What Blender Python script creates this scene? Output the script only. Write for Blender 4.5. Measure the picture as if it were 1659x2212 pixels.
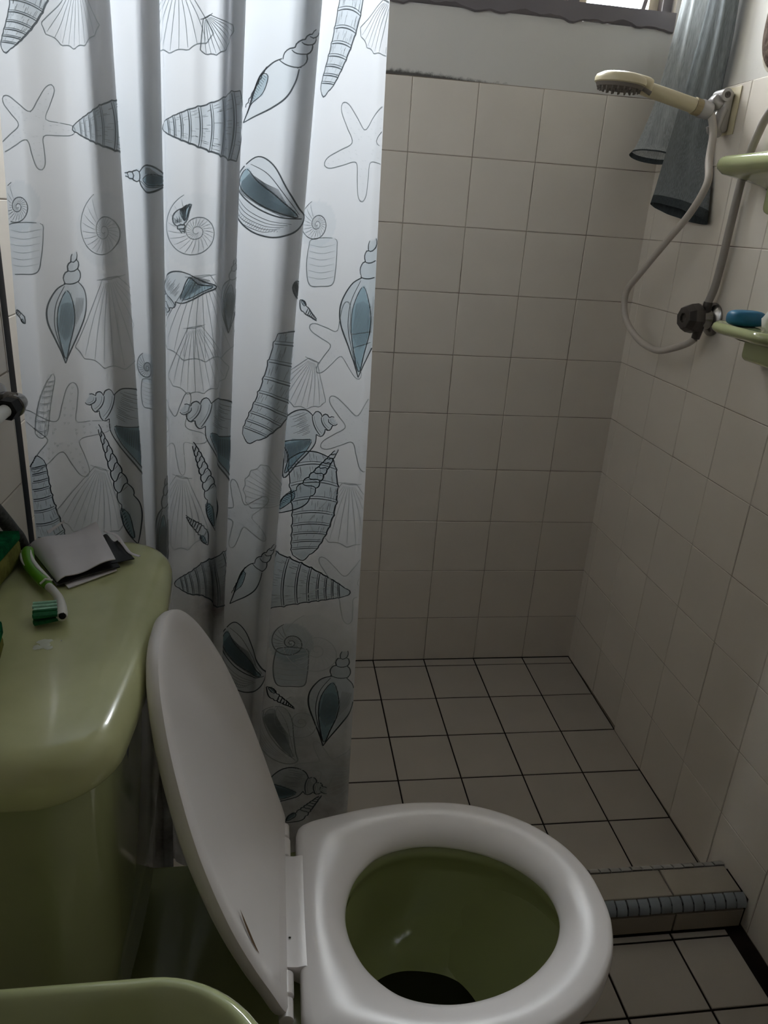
import bpy, bmesh, math, random
import numpy as np
from mathutils import Vector, Matrix, Quaternion

for _o in list(bpy.data.objects):
    bpy.data.objects.remove(_o, do_unlink=True)
scene = bpy.context.scene
COL = scene.collection

# ------------------------------------------------------------------ camera
# world: origin at the back right corner of the shower, x to the right, y into the picture, z up, metres
cam_d = bpy.data.cameras.new('camera'); cam = bpy.data.objects.new('camera', cam_d); COL.objects.link(cam)
cam_d.sensor_fit = 'HORIZONTAL'; cam_d.sensor_width = 36.0
cam_d.lens = 1618.95 / 1659.0 * 36.0
cam_d.clip_start = 0.02; cam_d.clip_end = 60
_r = Vector((0.988907, -0.134221, 0.063627)); _d = Vector((0.009421, -0.370811, -0.928661)); _f = Vector((0.148239, 0.918958, -0.365433))
cam.matrix_world = Matrix(((_r.x, -_d.x, -_f.x, -0.898086), (_r.y, -_d.y, -_f.y, -1.852429), (_r.z, -_d.z, -_f.z, 1.198273), (0, 0, 0, 1)))
scene.camera = cam

# ------------------------------------------------------------------ sky, window light, exposure
world = bpy.data.worlds.new('overcast_sky'); scene.world = world
world.use_nodes = True
_nt = world.node_tree; _nt.nodes.clear()
_bg = _nt.nodes.new('ShaderNodeBackground'); _wo = _nt.nodes.new('ShaderNodeOutputWorld')
_bg.inputs[0].default_value = (0.93, 0.96, 1.0, 1); _bg.inputs[1].default_value = 6.0
_tc = _nt.nodes.new('ShaderNodeTexCoord'); _sx = _nt.nodes.new('ShaderNodeSeparateXYZ'); _rp = _nt.nodes.new('ShaderNodeValToRGB')
_mr = _nt.nodes.new('ShaderNodeMapRange'); _mr.inputs['From Min'].default_value = -1; _mr.inputs['From Max'].default_value = 1
_rp.color_ramp.elements[0].position = .47; _rp.color_ramp.elements[0].color = (.17, .165, .155, 1)      # ground and streets below the horizon
_rp.color_ramp.elements[1].position = .53; _rp.color_ramp.elements[1].color = (.93, .96, 1.0, 1)        # evenly overcast sky above it
_nt.links.new(_tc.outputs['Generated'], _sx.inputs[0]); _nt.links.new(_sx.outputs['Z'], _mr.inputs['Value'])
_nt.links.new(_mr.outputs['Result'], _rp.inputs['Fac']); _nt.links.new(_rp.outputs['Color'], _bg.inputs[0])
_nt.links.new(_bg.outputs[0], _wo.inputs[0])
WIN = dict(x0=-0.98, x1=-0.035, z0=1.66, z1=2.16)         # opening of the high window in the back wall
_pl = bpy.data.lights.new('window_portal', 'AREA'); _po = bpy.data.objects.new('window_portal', _pl); COL.objects.link(_po)
_pl.shape = 'RECTANGLE'; _pl.size = WIN['x1'] - WIN['x0']; _pl.size_y = WIN['z1'] - WIN['z0']
_pl.cycles.is_portal = True                                 # only steers the sampling of the sky seen through the opening
_po.location = ((WIN['x0'] + WIN['x1']) / 2, 0.10, (WIN['z0'] + WIN['z1']) / 2); _po.rotation_euler = (math.radians(-90), 0, 0)
vs = scene.view_settings
vs.view_transform = 'Standard'; vs.look = 'None'; vs.gamma = 1.0; vs.use_curve_mapping = False
vs.exposure = 3.55
scene.display_settings.display_device = 'sRGB'
cy = scene.cycles
cy.max_bounces = 8; cy.diffuse_bounces = 6; cy.glossy_bounces = 3; cy.transmission_bounces = 4; cy.transparent_max_bounces = 8
cy.sample_clamp_indirect = 6.0; cy.caustics_reflective = False; cy.caustics_refractive = False
cy.use_denoising = True; cy.use_adaptive_sampling = True; cy.adaptive_threshold = .07

# ------------------------------------------------------------------ helpers
OFF = {}
def link(o, parent=None):
    COL.objects.link(o)
    if parent is not None: o.parent = parent
    return o
def off_of(parent):
    v = Vector((0, 0, 0))
    while parent is not None:
        v = v + parent.location; parent = parent.parent
    return v
def mk(name, V, F, mat, parent=None, smooth=40, mats=None, midx=None):
    me = bpy.data.meshes.new(name)
    o3 = np.array(off_of(parent)) if parent is not None else np.zeros(3)
    V = np.asarray(V, float) - o3
    me.from_pydata([tuple(v) for v in V], [], [tuple(int(i) for i in f) for f in F])
    me.update()
    if smooth:
        me.polygons.foreach_set('use_smooth', [True] * len(me.polygons))
        try: me.set_sharp_from_angle(angle=math.radians(smooth))
        except Exception: pass
    if mats:
        for m in mats: me.materials.append(m)
        me.polygons.foreach_set('material_index', midx)
    else:
        me.materials.append(mat)
    o = bpy.data.objects.new(name, me)
    return link(o, parent)
def thing(name, label, cat, loc=(0, 0, 0), group=None):
    o = bpy.data.objects.new(name, None); o.location = loc; o.empty_display_size = .05
    COL.objects.link(o); tag(o, label, cat, group); return o
def tag(o, label=None, cat=None, group=None, kind=None):
    if label: o['label'] = label
    if cat: o['category'] = cat
    if group: o['group'] = group
    if kind: o['kind'] = kind
    return o
def join(*parts):
    V = []; F = []
    for v, f in parts:
        b = len(V); V += [tuple(p) for p in v]; F += [tuple(i + b for i in q) for q in f]
    return V, F
def loft(rings, close_u=True, caps=(False, False), close_v=False):
    n = len(rings[0]); V = [tuple(p) for r in rings for p in r]; F = []
    m = len(rings)
    for j in range(m if close_v else m - 1):
        a = j * n; b = ((j + 1) % m) * n
        for i in range(n if close_u else n - 1):
            k = (i + 1) % n
            F.append((a + i, a + k, b + k, b + i))
    if caps[0]: F.append(tuple(range(n - 1, -1, -1)))
    if caps[1]: F.append(tuple((m - 1) * n + i for i in range(n)))
    return V, F
def box(x0, x1, y0, y1, z0, z1):
    V = [(x0, y0, z0), (x1, y0, z0), (x1, y1, z0), (x0, y1, z0), (x0, y0, z1), (x1, y0, z1), (x1, y1, z1), (x0, y1, z1)]
    return V, [(0, 3, 2, 1), (4, 5, 6, 7), (0, 1, 5, 4), (1, 2, 6, 5), (2, 3, 7, 6), (3, 0, 4, 7)]
def rbox(c, size, bev, seg=3, rot=None):
    bm = bmesh.new(); bmesh.ops.create_cube(bm, size=1.0)
    for v in bm.verts: v.co = Vector((v.co.x * size[0], v.co.y * size[1], v.co.z * size[2]))
    bmesh.ops.bevel(bm, geom=list(bm.edges), offset=bev, segments=seg, profile=.5, affect='EDGES')
    M = (rot.to_matrix() if isinstance(rot, Quaternion) else rot) if rot is not None else Matrix.Identity(3)
    bm.verts.ensure_lookup_table()
    V = [tuple(M @ v.co + Vector(c)) for v in bm.verts]; F = [tuple(v.index for v in f.verts) for f in bm.faces]
    bm.free(); return V, F
def spline(P, n=60, closed=False):
    P = np.asarray(P, float); m = len(P); out = []
    segs = m if closed else m - 1
    for i in range(segs):
        g = lambda k: P[k % m] if closed else P[min(max(k, 0), m - 1)]
        p0, p1, p2, p3 = g(i - 1), g(i), g(i + 1), g(i + 2)
        k = max(2, int(round(n / segs)))
        for t in np.arange(k) / k:
            out.append(.5 * ((2 * p1) + (-p0 + p2) * t + (2*p0 - 5*p1 + 4*p2 - p3) * t*t + (-p0 + 3*p1 - 3*p2 + p3) * t**3))
    if not closed: out.append(P[-1])
    return np.array(out)
def frames(P):
    P = np.asarray(P, float); T = np.gradient(P, axis=0); T /= np.linalg.norm(T, axis=1)[:, None] + 1e-12
    up = np.array([0, 0, 1.0]) if abs(T[0][2]) < .9 else np.array([1.0, 0, 0])
    n = np.cross(T[0], up); n /= np.linalg.norm(n); N = [n]
    for i in range(1, len(P)):
        n = N[-1] - T[i] * np.dot(N[-1], T[i]); n /= np.linalg.norm(n) + 1e-12; N.append(n)
    N = np.array(N); return T, N, np.cross(T, N)
def tube(P, r, n=14, caps=True, flat=1.0):
    P = np.asarray(P, float); T, N, B = frames(P)
    r = np.full(len(P), r) if np.isscalar(r) else np.asarray(r)
    a = np.linspace(0, 2 * np.pi, n, endpoint=False)
    rings = [P[i] + r[i] * (np.cos(a)[:, None] * N[i] + flat * np.sin(a)[:, None] * B[i]) for i in range(len(P))]
    return loft(rings, True, (caps, caps))
def lathe(prof, org, axis, n=32, caps=(True, True), poly=None):
    ax = Vector(axis).normalized(); q = Vector((0, 0, 1)).rotation_difference(ax)
    a = np.linspace(0, 2 * np.pi, n, endpoint=False); rings = []
    for r, h in prof:
        rings.append([tuple(q @ Vector((r * math.cos(t), r * math.sin(t), h)) + Vector(org)) for t in a])
    return loft(rings, True, caps)
def polar(ctrl, cen, n=128, closed_sym=True):
    """closed outline through half-outline points (u, v>=0), mirrored, resampled by angle round cen"""
    h = np.asarray(ctrl, float)
    full = np.vstack([h, (h * [1, -1])[::-1]])
    keep = [0]
    for i in range(1, len(full)):
        if np.hypot(*(full[i] - full[keep[-1]])) > 1e-6: keep.append(i)
    full = full[keep]
    if np.hypot(*(full[0] - full[-1])) < 1e-6: full = full[:-1]
    c = spline(full, 600, True) - np.array(cen)
    th = np.unwrap(np.arctan2(c[:, 1], c[:, 0])); rr = np.hypot(*c.T)
    if th[-1] < th[0]: th = th[::-1]; rr = rr[::-1]
    a = np.linspace(0, 2 * np.pi, n, endpoint=False)
    t3 = np.concatenate([th - 2*np.pi, th, th + 2*np.pi]); r3 = np.tile(rr, 3)
    o = np.argsort(t3, kind='stable'); r = np.interp(a, t3[o], r3[o])
    return np.column_stack([np.cos(a) * r, np.sin(a) * r]) + np.array(cen)
def rrect(x0, x1, y0, y1, r, n=10, bow=0.0):
    """rounded rectangle outline; the x1 side bows outward by bow"""
    pts = []
    for cx, cy, a0 in ((x1 - r, y1 - r, 0), (x0 + r, y1 - r, 90), (x0 + r, y0 + r, 180), (x1 - r, y0 + r, 270)):
        for k in range(n + 1):
            a = math.radians(a0 + 90 * k / n); pts.append([cx + r * math.cos(a), cy + r * math.sin(a)])
        if a0 in (0, 90, 180, 270):
            nx = {0: ((x0 + r), y1), 90: (x0, y0 + r), 180: (x1 - r, y0), 270: (x1, y1 - r)}[a0]
            p = pts[-1]
            for t in np.arange(1, 8) / 8: pts.append([p[0] + (nx[0] - p[0]) * t, p[1] + (nx[1] - p[1]) * t])
    pts = np.array(pts)
    yc, hw = (y0 + y1) / 2, (y1 - y0) / 2; f = np.clip((pts[:, 0] - x0) / (x1 - x0), 0, 1) ** 2
    pts[:, 0] += bow * f * (1 - ((pts[:, 1] - yc) / hw) ** 2)
    return pts
def inset(P, d):
    P = np.asarray(P, float); a = np.roll(P, 1, 0); b = np.roll(P, -1, 0)
    t = b - a; t /= np.linalg.norm(t, axis=1)[:, None] + 1e-12
    n = np.column_stack([-t[:, 1], t[:, 0]])
    area = np.sum(P[:, 0] * b[:, 1] - b[:, 0] * P[:, 1])
    return P + n * d * (1 if area > 0 else -1)
def ring(P2, z):
    P2 = np.asarray(P2); return np.column_stack([P2, np.full(len(P2), z)])

# ------------------------------------------------------------------ materials (all procedural)
def nodes(m):
    m.use_nodes = True; nt = m.node_tree
    return nt, nt.nodes['Principled BSDF']
def N(nt, t, **kw):
    n = nt.nodes.new(t)
    for k, v in kw.items():
        if k in n.inputs: n.inputs[k].default_value = v
        else: setattr(n, k, v)
    return n
def lin(c):
    return tuple(((x / 12.92) if x <= .04045 else ((x + .055) / 1.055) ** 2.4) for x in c)
def mat(name, col, rough=.5, spec=.5, metal=0.0, var=0.0, vscale=8.0, bump=0.0, bscale=60.0, coat=0.0, col2=None, detail=4.0, objvar=0.0, sheen=0.0):
    m = bpy.data.materials.new(name); nt, b = nodes(m)
    c = lin(col); b.inputs['Roughness'].default_value = rough; b.inputs['Specular IOR Level'].default_value = spec
    b.inputs['Metallic'].default_value = metal; b.inputs['Coat Weight'].default_value = coat; b.inputs['Coat Roughness'].default_value = .06
    if sheen: b.inputs['Sheen Weight'].default_value = sheen
    b.inputs['Base Color'].default_value = (*c, 1); m.diffuse_color = (*c, 1)
    tc = N(nt, 'ShaderNodeTexCoord'); out = None
    if var or col2:
        nz = N(nt, 'ShaderNodeTexNoise', Scale=vscale, Detail=detail)
        nt.links.new(tc.outputs['Object'], nz.inputs['Vector'])
        rp = N(nt, 'ShaderNodeValToRGB'); rp.color_ramp.elements[0].position = .34; rp.color_ramp.elements[1].position = .68
        c2 = lin(col2) if col2 else tuple(x * (1 - var) for x in c)
        rp.color_ramp.elements[0].color = (*c2, 1); rp.color_ramp.elements[1].color = (*c, 1)
        nt.links.new(nz.outputs['Fac'], rp.inputs['Fac']); out = rp.outputs['Color']
    if objvar:
        oi = N(nt, 'ShaderNodeObjectInfo'); mr = N(nt, 'ShaderNodeMapRange'); mr.inputs['To Min'].default_value = 1 - objvar; mr.inputs['To Max'].default_value = 1 + objvar * .4
        nt.links.new(oi.outputs['Random'], mr.inputs['Value'])
        hs = N(nt, 'ShaderNodeHueSaturation'); nt.links.new(mr.outputs['Result'], hs.inputs['Value'])
        if out: nt.links.new(out, hs.inputs['Color'])
        else: hs.inputs['Color'].default_value = (*c, 1)
        out = hs.outputs['Color']
    if out: nt.links.new(out, b.inputs['Base Color'])
    if bump:
        nb = N(nt, 'ShaderNodeTexNoise', Scale=bscale, Detail=3.0); nt.links.new(tc.outputs['Object'], nb.inputs['Vector'])
        bp = N(nt, 'ShaderNodeBump', Strength=bump, Distance=.002); nt.links.new(nb.outputs['Fac'], bp.inputs['Height'])
        nt.links.new(bp.outputs['Normal'], b.inputs['Normal'])
    return m
MT = {}
MT['tile'] = mat('glazed_wall_tile', (.855, .825, .785), .34, .45, var=.05, vscale=5, objvar=.03, bump=.03, bscale=25)
MT['ftile'] = mat('matt_floor_tile', (.71, .685, .65), .5, .35, var=.06, vscale=7, objvar=.04, bump=.06, bscale=140)
MT['ctile'] = mat('curb_tile', (.62, .59, .545), .5, .35, var=.08, vscale=9, bump=.06, bscale=140)
MT['grout'] = mat('wall_grout', (.74, .71, .66), .9, .1, col2=(.30, .24, .19), vscale=9, detail=8)
MT['fgrout'] = mat('floor_grout', (.16, .13, .115), .9, .1, col2=(.09, .075, .065), vscale=14)
MT['plaster'] = mat('painted_plaster', (.80, .79, .77), .85, .2, var=.05, vscale=4, bump=.12, bscale=90)
def _mildew(m):
    # black mildew creeping up from the top edge of the tiling on the left half of the back wall
    nt = m.node_tree; b = nt.nodes['Principled BSDF']; src = b.inputs['Base Color'].links[0].from_socket
    tc = N(nt, 'ShaderNodeTexCoord'); sp = N(nt, 'ShaderNodeSeparateXYZ'); nt.links.new(tc.outputs['Object'], sp.inputs[0])
    def mr(sock, a, c, d, e):
        n = N(nt, 'ShaderNodeMapRange'); n.inputs['From Min'].default_value = a; n.inputs['From Max'].default_value = c; n.inputs['To Min'].default_value = d; n.inputs['To Max'].default_value = e
        nt.links.new(sock, n.inputs['Value']); return n.outputs['Result']
    z = mr(sp.outputs['Z'], 1.488, 1.520, 1, 0); x = mr(sp.outputs['X'], -.62, -.36, 1.0, .30); lo = mr(sp.outputs['Z'], 1.484, 1.487, 0, 1)
    x2 = mr(sp.outputs['X'], -.36, -.28, 1.0, 0)
    n1 = N(nt, 'ShaderNodeTexNoise', Scale=55.0, Detail=8.0, Roughness=.75); nt.links.new(tc.outputs['Object'], n1.inputs['Vector'])
    mu = lambda a, c, op='MULTIPLY': (lambda q: (nt.links.new(a, q.inputs[0]), nt.links.new(c, q.inputs[1]) if not isinstance(c, float) else setattr(q.inputs[1], 'default_value', c), q.outputs[0])[-1])(N(nt, 'ShaderNodeMath', operation=op))
    k = mu(mu(mu(mu(z, 2.2, 'POWER'), x), lo), x2)
    th = mu(mu(n1.outputs['Fac'], k, 'ADD'), .78, 'SUBTRACT'); f = mr(th, 0, .30, 0, .85)
    n2 = mu(k, f)
    mx = N(nt, 'ShaderNodeMix', data_type='RGBA'); nt.links.new(mu(f, x2), mx.inputs['Factor']); nt.links.new(src, mx.inputs[6]); mx.inputs[7].default_value = (*lin((.13, .11, .10)), 1)
    nt.links.new(mx.outputs[2], b.inputs['Base Color'])
MT['plaster_back'] = mat('painted_plaster_with_mildew', (.80, .79, .77), .85, .2, var=.05, vscale=4, bump=.12, bscale=90); _mildew(MT['plaster_back'])
MT['door'] = mat('dark_brown_door', (.20, .14, .10), .5, .4, col2=(.13, .09, .065), vscale=3)
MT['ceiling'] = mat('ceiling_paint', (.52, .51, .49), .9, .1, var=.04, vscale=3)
MT['green'] = mat('green_sanitary_ceramic', (.665, .69, .51), .10, .5, coat=.35, var=.04, vscale=6)
MT['green_lid'] = mat('green_ceramic_with_dull_film', (.755, .765, .575), .22, .5, coat=.25, var=.08, vscale=22, detail=8)
MT['white'] = mat('white_seat_plastic', (.92, .905, .90), .28, .5, var=.03, vscale=9)
MT['mosaic'] = mat('slate_blue_edge_mosaic', (.52, .55, .58), .3, .5, objvar=.1, var=.1, vscale=60)
MT['mosaic_pale'] = mat('pale_grey_edge_mosaic', (.60, .595, .58), .3, .5, objvar=.1, var=.1, vscale=60)
MT['black'] = mat('gap_and_nut_black', (.035, .03, .03), .6, .3)  # flat black for the painted wall gap and the union nut
MT['winframe'] = mat('grey_window_paint', (.44, .42, .43), .55, .4, var=.08, vscale=12, bump=.05)
MT['winlight'] = mat('pale_window_putty', (.80, .76, .66), .6, .3)
MT['chrome'] = mat('worn_chrome', (.62, .61, .60), .22, .5, metal=.9, var=.2, vscale=30)
MT['satin'] = mat('satin_grey_plastic', (.70, .685, .68), .25, .5, metal=.25, var=.1, vscale=30)
MT['darkchrome'] = mat('dull_dark_chrome_knob', (.34, .32, .31), .34, .5, metal=.55, var=.25, vscale=40)
MT['cream'] = mat('yellowed_cream_plastic', (.80, .755, .63), .35, .5, var=.06, vscale=20)
MT['creamdark'] = mat('dirty_cream_plastic', (.62, .56, .43), .5, .4, var=.15, vscale=60)
MT['nozzle'] = mat('grey_rubber_nozzles', (.45, .42, .39), .6, .3)
MT['hose'] = mat('off_white_hose', (.74, .71, .68), .38, .45, var=.06, vscale=30)
MT['hose2'] = mat('grey_hose', (.60, .57, .55), .42, .45, var=.08, vscale=30)
MT['soap'] = mat('blue_soap', (.12, .42, .56), .45, .45, var=.15, vscale=70)
MT['cloth_white'] = mat('white_tissue', (.85, .84, .82), .9, .1, bump=.4, bscale=60)
MT['brownpad'] = mat('brown_towelling', (.36, .31, .27), .95, .05, col2=(.22, .17, .14), vscale=120, bump=.8, bscale=250)
MT['cord'] = mat('cream_cord', (.80, .77, .71), .8, .2, var=.1, vscale=200)
MT['sponge_g'] = mat('green_scouring_pad', (.08, .42, .25), .95, .05, col2=(.05, .28, .17), vscale=90, bump=1.0, bscale=300)
MT['sponge_y'] = mat('yellow_sponge', (.50, .50, .27), .95, .05, col2=(.38, .38, .2), vscale=80, bump=.6, bscale=200)
MT['brush_g'] = mat('lime_green_plastic', (.36, .62, .12), .3, .5)
MT['brush_w'] = mat('white_brush_plastic', (.86, .86, .84), .3, .5)
MT['brist_m'] = mat('mint_bristles', (.68, .88, .78), .6, .3, var=.2, vscale=300)
MT['brist_g'] = mat('green_bristles', (.10, .42, .24), .6, .3, var=.3, vscale=300)
MT['pouch'] = mat('grey_pouch_outside', (.86, .845, .86), .45, .4, var=.08, vscale=18, bump=.15, bscale=40)
MT['pouch_in'] = mat('black_pouch_inside', (.045, .05, .05), .35, .5)
MT['paste'] = mat('dried_white_smear', (.80, .82, .76), .7, .3)
MT['sticker'] = mat('dark_green_sticker', (.07, .15, .11), .5, .4)
MT['scratch'] = mat('brown_crack', (.42, .34, .24), .8, .2)
MT['speck'] = mat('dark_speck', (.10, .09, .08), .8, .2)
MT['braid'] = mat('grey_braided_hose', (.30, .31, .30), .6, .4, col2=(.12, .12, .12), vscale=260)
MT['rod'] = mat('curtain_rod_metal', (.75, .75, .74), .3, .5, metal=.7)
MT['mould'] = mat('black_mildew', (.14, .12, .10), .95, .05)
MT['cement'] = mat('dark_cement', (.10, .09, .08), .7, .3, var=.3, vscale=40)
def pane_mat():
    m = bpy.data.materials.new('window_glass'); m.use_nodes = True; nt = m.node_tree; nt.nodes.clear()
    o = N(nt, 'ShaderNodeOutputMaterial'); a = N(nt, 'ShaderNodeBsdfTransparent'); a.inputs[0].default_value = (.96, .97, .97, 1)
    g = N(nt, 'ShaderNodeBsdfGlossy', Roughness=.05); mx = N(nt, 'ShaderNodeMixShader'); mx.inputs[0].default_value = .06
    nt.links.new(a.outputs[0], mx.inputs[1]); nt.links.new(g.outputs[0], mx.inputs[2]); nt.links.new(mx.outputs[0], o.inputs[0]); return m
MT['glass'] = pane_mat()
def water_mat():
    m = bpy.data.materials.new('standing_water'); nt, b = nodes(m)
    b.inputs['Base Color'].default_value = (*lin((.13, .14, .085)), 1); b.inputs['Roughness'].default_value = .05; b.inputs['Specular IOR Level'].default_value = .35; return m
MT['water'] = water_mat()
def cloth_mat(name, col, transl, see, weave=900.0):
    m = bpy.data.materials.new(name); m.use_nodes = True; nt = m.node_tree; nt.nodes.clear()
    o = N(nt, 'ShaderNodeOutputMaterial'); d = N(nt, 'ShaderNodeBsdfDiffuse'); t = N(nt, 'ShaderNodeBsdfTranslucent'); tr = N(nt, 'ShaderNodeBsdfTransparent')
    tc = N(nt, 'ShaderNodeTexCoord'); w = N(nt, 'ShaderNodeTexNoise', Scale=weave, Detail=1.0)
    mp = N(nt, 'ShaderNodeMapping'); mp.inputs['Scale'].default_value = (1, 1, .06)
    nt.links.new(tc.outputs['Object'], mp.inputs['Vector']); nt.links.new(mp.outputs[0], w.inputs['Vector'])
    rp = N(nt, 'ShaderNodeValToRGB'); c = lin(col); rp.color_ramp.elements[0].position = .3; rp.color_ramp.elements[1].position = .7
    rp.color_ramp.elements[0].color = (*[x * .72 for x in c], 1); rp.color_ramp.elements[1].color = (*[x * 1.15 for x in c], 1)
    nt.links.new(w.outputs['Fac'], rp.inputs['Fac'])
    nt.links.new(rp.outputs['Color'], d.inputs['Color']); nt.links.new(rp.outputs['Color'], t.inputs['Color'])
    m1 = N(nt, 'ShaderNodeMixShader'); m1.inputs[0].default_value = transl; m2 = N(nt, 'ShaderNodeMixShader'); m2.inputs[0].default_value = see
    nt.links.new(d.outputs[0], m1.inputs[1]); nt.links.new(t.outputs[0], m1.inputs[2])
    nt.links.new(m1.outputs[0], m2.inputs[1]); nt.links.new(tr.outputs[0], m2.inputs[2]); nt.links.new(m2.outputs[0], o.inputs[0])
    return m
MT['gauze'] = cloth_mat('grey_gauze_cloth', (.78, .80, .81), .42, .15)
MT['gauze2'] = cloth_mat('grey_gauze_cloth_dense', (.52, .54, .55), .30, .05)
MT['hem'] = cloth_mat('dark_grey_hem', (.27, .29, .30), .15, 0.0)
def print_mat(name, attr_only=False):
    """plastic curtain film: print colours come from the mesh colour attribute, mildew, dirt and painted shade from noise"""
    m = bpy.data.materials.new(name); m.use_nodes = True; nt = m.node_tree; nt.nodes.clear()
    o = N(nt, 'ShaderNodeOutputMaterial'); d = N(nt, 'ShaderNodeBsdfDiffuse'); t = N(nt, 'ShaderNodeBsdfTranslucent'); g = N(nt, 'ShaderNodeBsdfGlossy', Roughness=.35)
    at = N(nt, 'ShaderNodeAttribute'); at.attribute_name = 'print_colour'
    c = at.outputs['Color']
    if not attr_only:
        tc = N(nt, 'ShaderNodeTexCoord'); n1 = N(nt, 'ShaderNodeTexNoise', Scale=16.0, Detail=7.0, Roughness=.62); nt.links.new(tc.outputs['Object'], n1.inputs['Vector'])
        sp = N(nt, 'ShaderNodeSeparateColor'); am = N(nt, 'ShaderNodeAttribute'); am.attribute_name = 'dirt_and_shade'; nt.links.new(am.outputs['Color'], sp.inputs[0])
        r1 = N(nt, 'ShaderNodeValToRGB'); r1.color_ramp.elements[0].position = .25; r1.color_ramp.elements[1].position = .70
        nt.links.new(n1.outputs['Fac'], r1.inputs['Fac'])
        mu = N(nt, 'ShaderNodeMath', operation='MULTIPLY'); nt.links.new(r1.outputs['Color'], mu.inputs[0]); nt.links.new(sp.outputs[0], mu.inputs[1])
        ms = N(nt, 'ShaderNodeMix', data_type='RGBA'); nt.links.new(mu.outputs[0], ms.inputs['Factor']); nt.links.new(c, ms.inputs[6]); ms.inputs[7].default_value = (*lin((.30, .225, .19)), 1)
        c = ms.outputs[2]
    nt.links.new(c, d.inputs['Color']); nt.links.new(c, t.inputs['Color'])
    m1 = N(nt, 'ShaderNodeMixShader'); m1.inputs[0].default_value = .44; nt.links.new(d.outputs[0], m1.inputs[1]); nt.links.new(t.outputs[0], m1.inputs[2])
    m2 = N(nt, 'ShaderNodeMixShader'); m2.inputs[0].default_value = .03; nt.links.new(m1.outputs[0], m2.inputs[1]); nt.links.new(g.outputs[0], m2.inputs[2])
    nt.links.new(m2.outputs[0], o.inputs[0]); return m
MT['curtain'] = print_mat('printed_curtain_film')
MT['ink'] = print_mat('curtain_ink_lines', True)
# ================================================================== THE ROOM
RX, LXD, LXS = 0.0, -1.236, -1.264        # right wall, left wall (dry side), left wall (shower side)
YF = -2.45; ZC = 2.42; ZTOP = 1.488; DZ = -0.012; SLOPE = 0.0222
T = 0.150; TH = 0.006
COLX = [0.0] + [-(0.1525 + .15 * k) for k in range(0, 8)]
ROWZ = [0.0] + [0.138 + .15 * k for k in range(10)]
COLY = [0.0] + [-(0.0408 + .15 * k) for k in range(0, 17)]
_tm = {}
def tile_mesh(w, h, mt, gap, th=TH, ch=.0012):
    key = (round(w, 4), round(h, 4), mt, gap)
    if key in _tm: return _tm[key]
    a, b = w / 2 - gap / 2, h / 2 - gap / 2
    r = lambda d, z: [(-a + d, -b + d, z), (a - d, -b + d, z), (a - d, b - d, z), (-a + d, b - d, z)]
    V, F = loft([r(0, 0), r(0, th - ch), r(ch, th)], True, (False, True))
    me = bpy.data.meshes.new('tile'); me.from_pydata(V, [], F); me.materials.append(MT[mt]); me.update(); _tm[key] = me
    return me
def put_tile(parent, me, loc, rot, name='tile'):
    o = bpy.data.objects.new(name, me); COL.objects.link(o); o.parent = parent
    o.location = Vector(loc) - off_of(parent); o.rotation_euler = rot; return o
rnd = random.Random(4)
H = math.pi / 2
jit = lambda a: rnd.uniform(-a, a)
# ---- back wall with the window opening
w = WIN
wb = mk('wall_back', *join(box(-1.45, 0.12, 0, .14, -.15, w['z0'] - .035), box(-1.45, 0.12, 0, .14, w['z1'] + .03, ZC + .1),
                           box(-1.45, w['x0'] - .03, 0, .14, w['z0'] - .035, w['z1'] + .03), box(w['x1'] + .012, 0.12, 0, .14, w['z0'] - .035, w['z1'] + .03)), MT['plaster_back'], smooth=0)
tag(wb, 'back wall of the shower tiled in off-white squares below grey plaster', kind='structure')
gb = mk('grout_bed', *box(LXS, 0, -.0046, 0, 0, ZTOP + .001), MT['grout'], wb, smooth=0)
for i in range(len(COLX) - 1):
    for k in range(10):
        x1, x0 = COLX[i], max(COLX[i + 1], LXS)
        if x1 - x0 < .01: continue
        z0, z1 = ROWZ[k], ROWZ[k + 1]
        put_tile(wb, tile_mesh(x1 - x0, z1 - z0, 'tile', .0013), ((x0 + x1) / 2, jit(.0003), (z0 + z1) / 2), (H + jit(.0012), jit(.0008), jit(.0012)))
# ---- right wall
wr = mk('wall_right', *box(0, .12, YF, .0, -.15, ZC + .1), MT['plaster'], smooth=0)
tag(wr, 'right wall with square off-white tiles below plaster', kind='structure')
mk('grout_bed', *box(-.0046, 0, YF, 0, DZ - .02, ZTOP - .004), MT['grout'], wr, smooth=0)
for i in range(len(COLY) - 1):
    for k in range(10):
        y1, y0 = COLY[i], max(COLY[i + 1], YF)
        if y1 - y0 < .01: continue
        z0, z1 = ROWZ[k], ROWZ[k + 1] - (.004 if k == 9 else 0)
        if k == 0 and y1 < -.30: z0 = DZ
        put_tile(wr, tile_mesh(y1 - y0, z1 - z0, 'tile', .0012), (jit(.0003), (y0 + y1) / 2, (z0 + z1) / 2), (H + jit(.0012), jit(.0008), -H + jit(.0012)))
# ---- left wall: shower part, and the dry part that stands a little proud with a rounded edge
wls = mk('wall_left_shower', *box(-1.40, LXS, -.80, 0, -.15, ZC + .1), MT['plaster'], smooth=0)
wls.name = 'wall_left'
tag(wls, 'left wall of the shower behind the shell curtain', kind='structure')
mk('grout_bed', *box(LXS, LXS + .0046, -.80, 0, -.02, ZTOP), MT['grout'], wls, smooth=0)
for i in range(len(COLY) - 1):
    for k in range(10):
        y1, y0 = COLY[i], max(COLY[i + 1], -.80)
        if y1 - y0 < .01: continue
        z0, z1 = ROWZ[k], ROWZ[k + 1]
        put_tile(wls, tile_mesh(y1 - y0, z1 - z0, 'tile', .0012), (LXS, (y0 + y1) / 2, (z0 + z1) / 2), (H, 0, H))
YE = -0.838                                # where the dry part of the left wall ends
wld = mk('wall_left_dry', *box(-1.40, LXD, YF, YE, -.15, ZC + .1), MT['plaster'], smooth=0)
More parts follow.
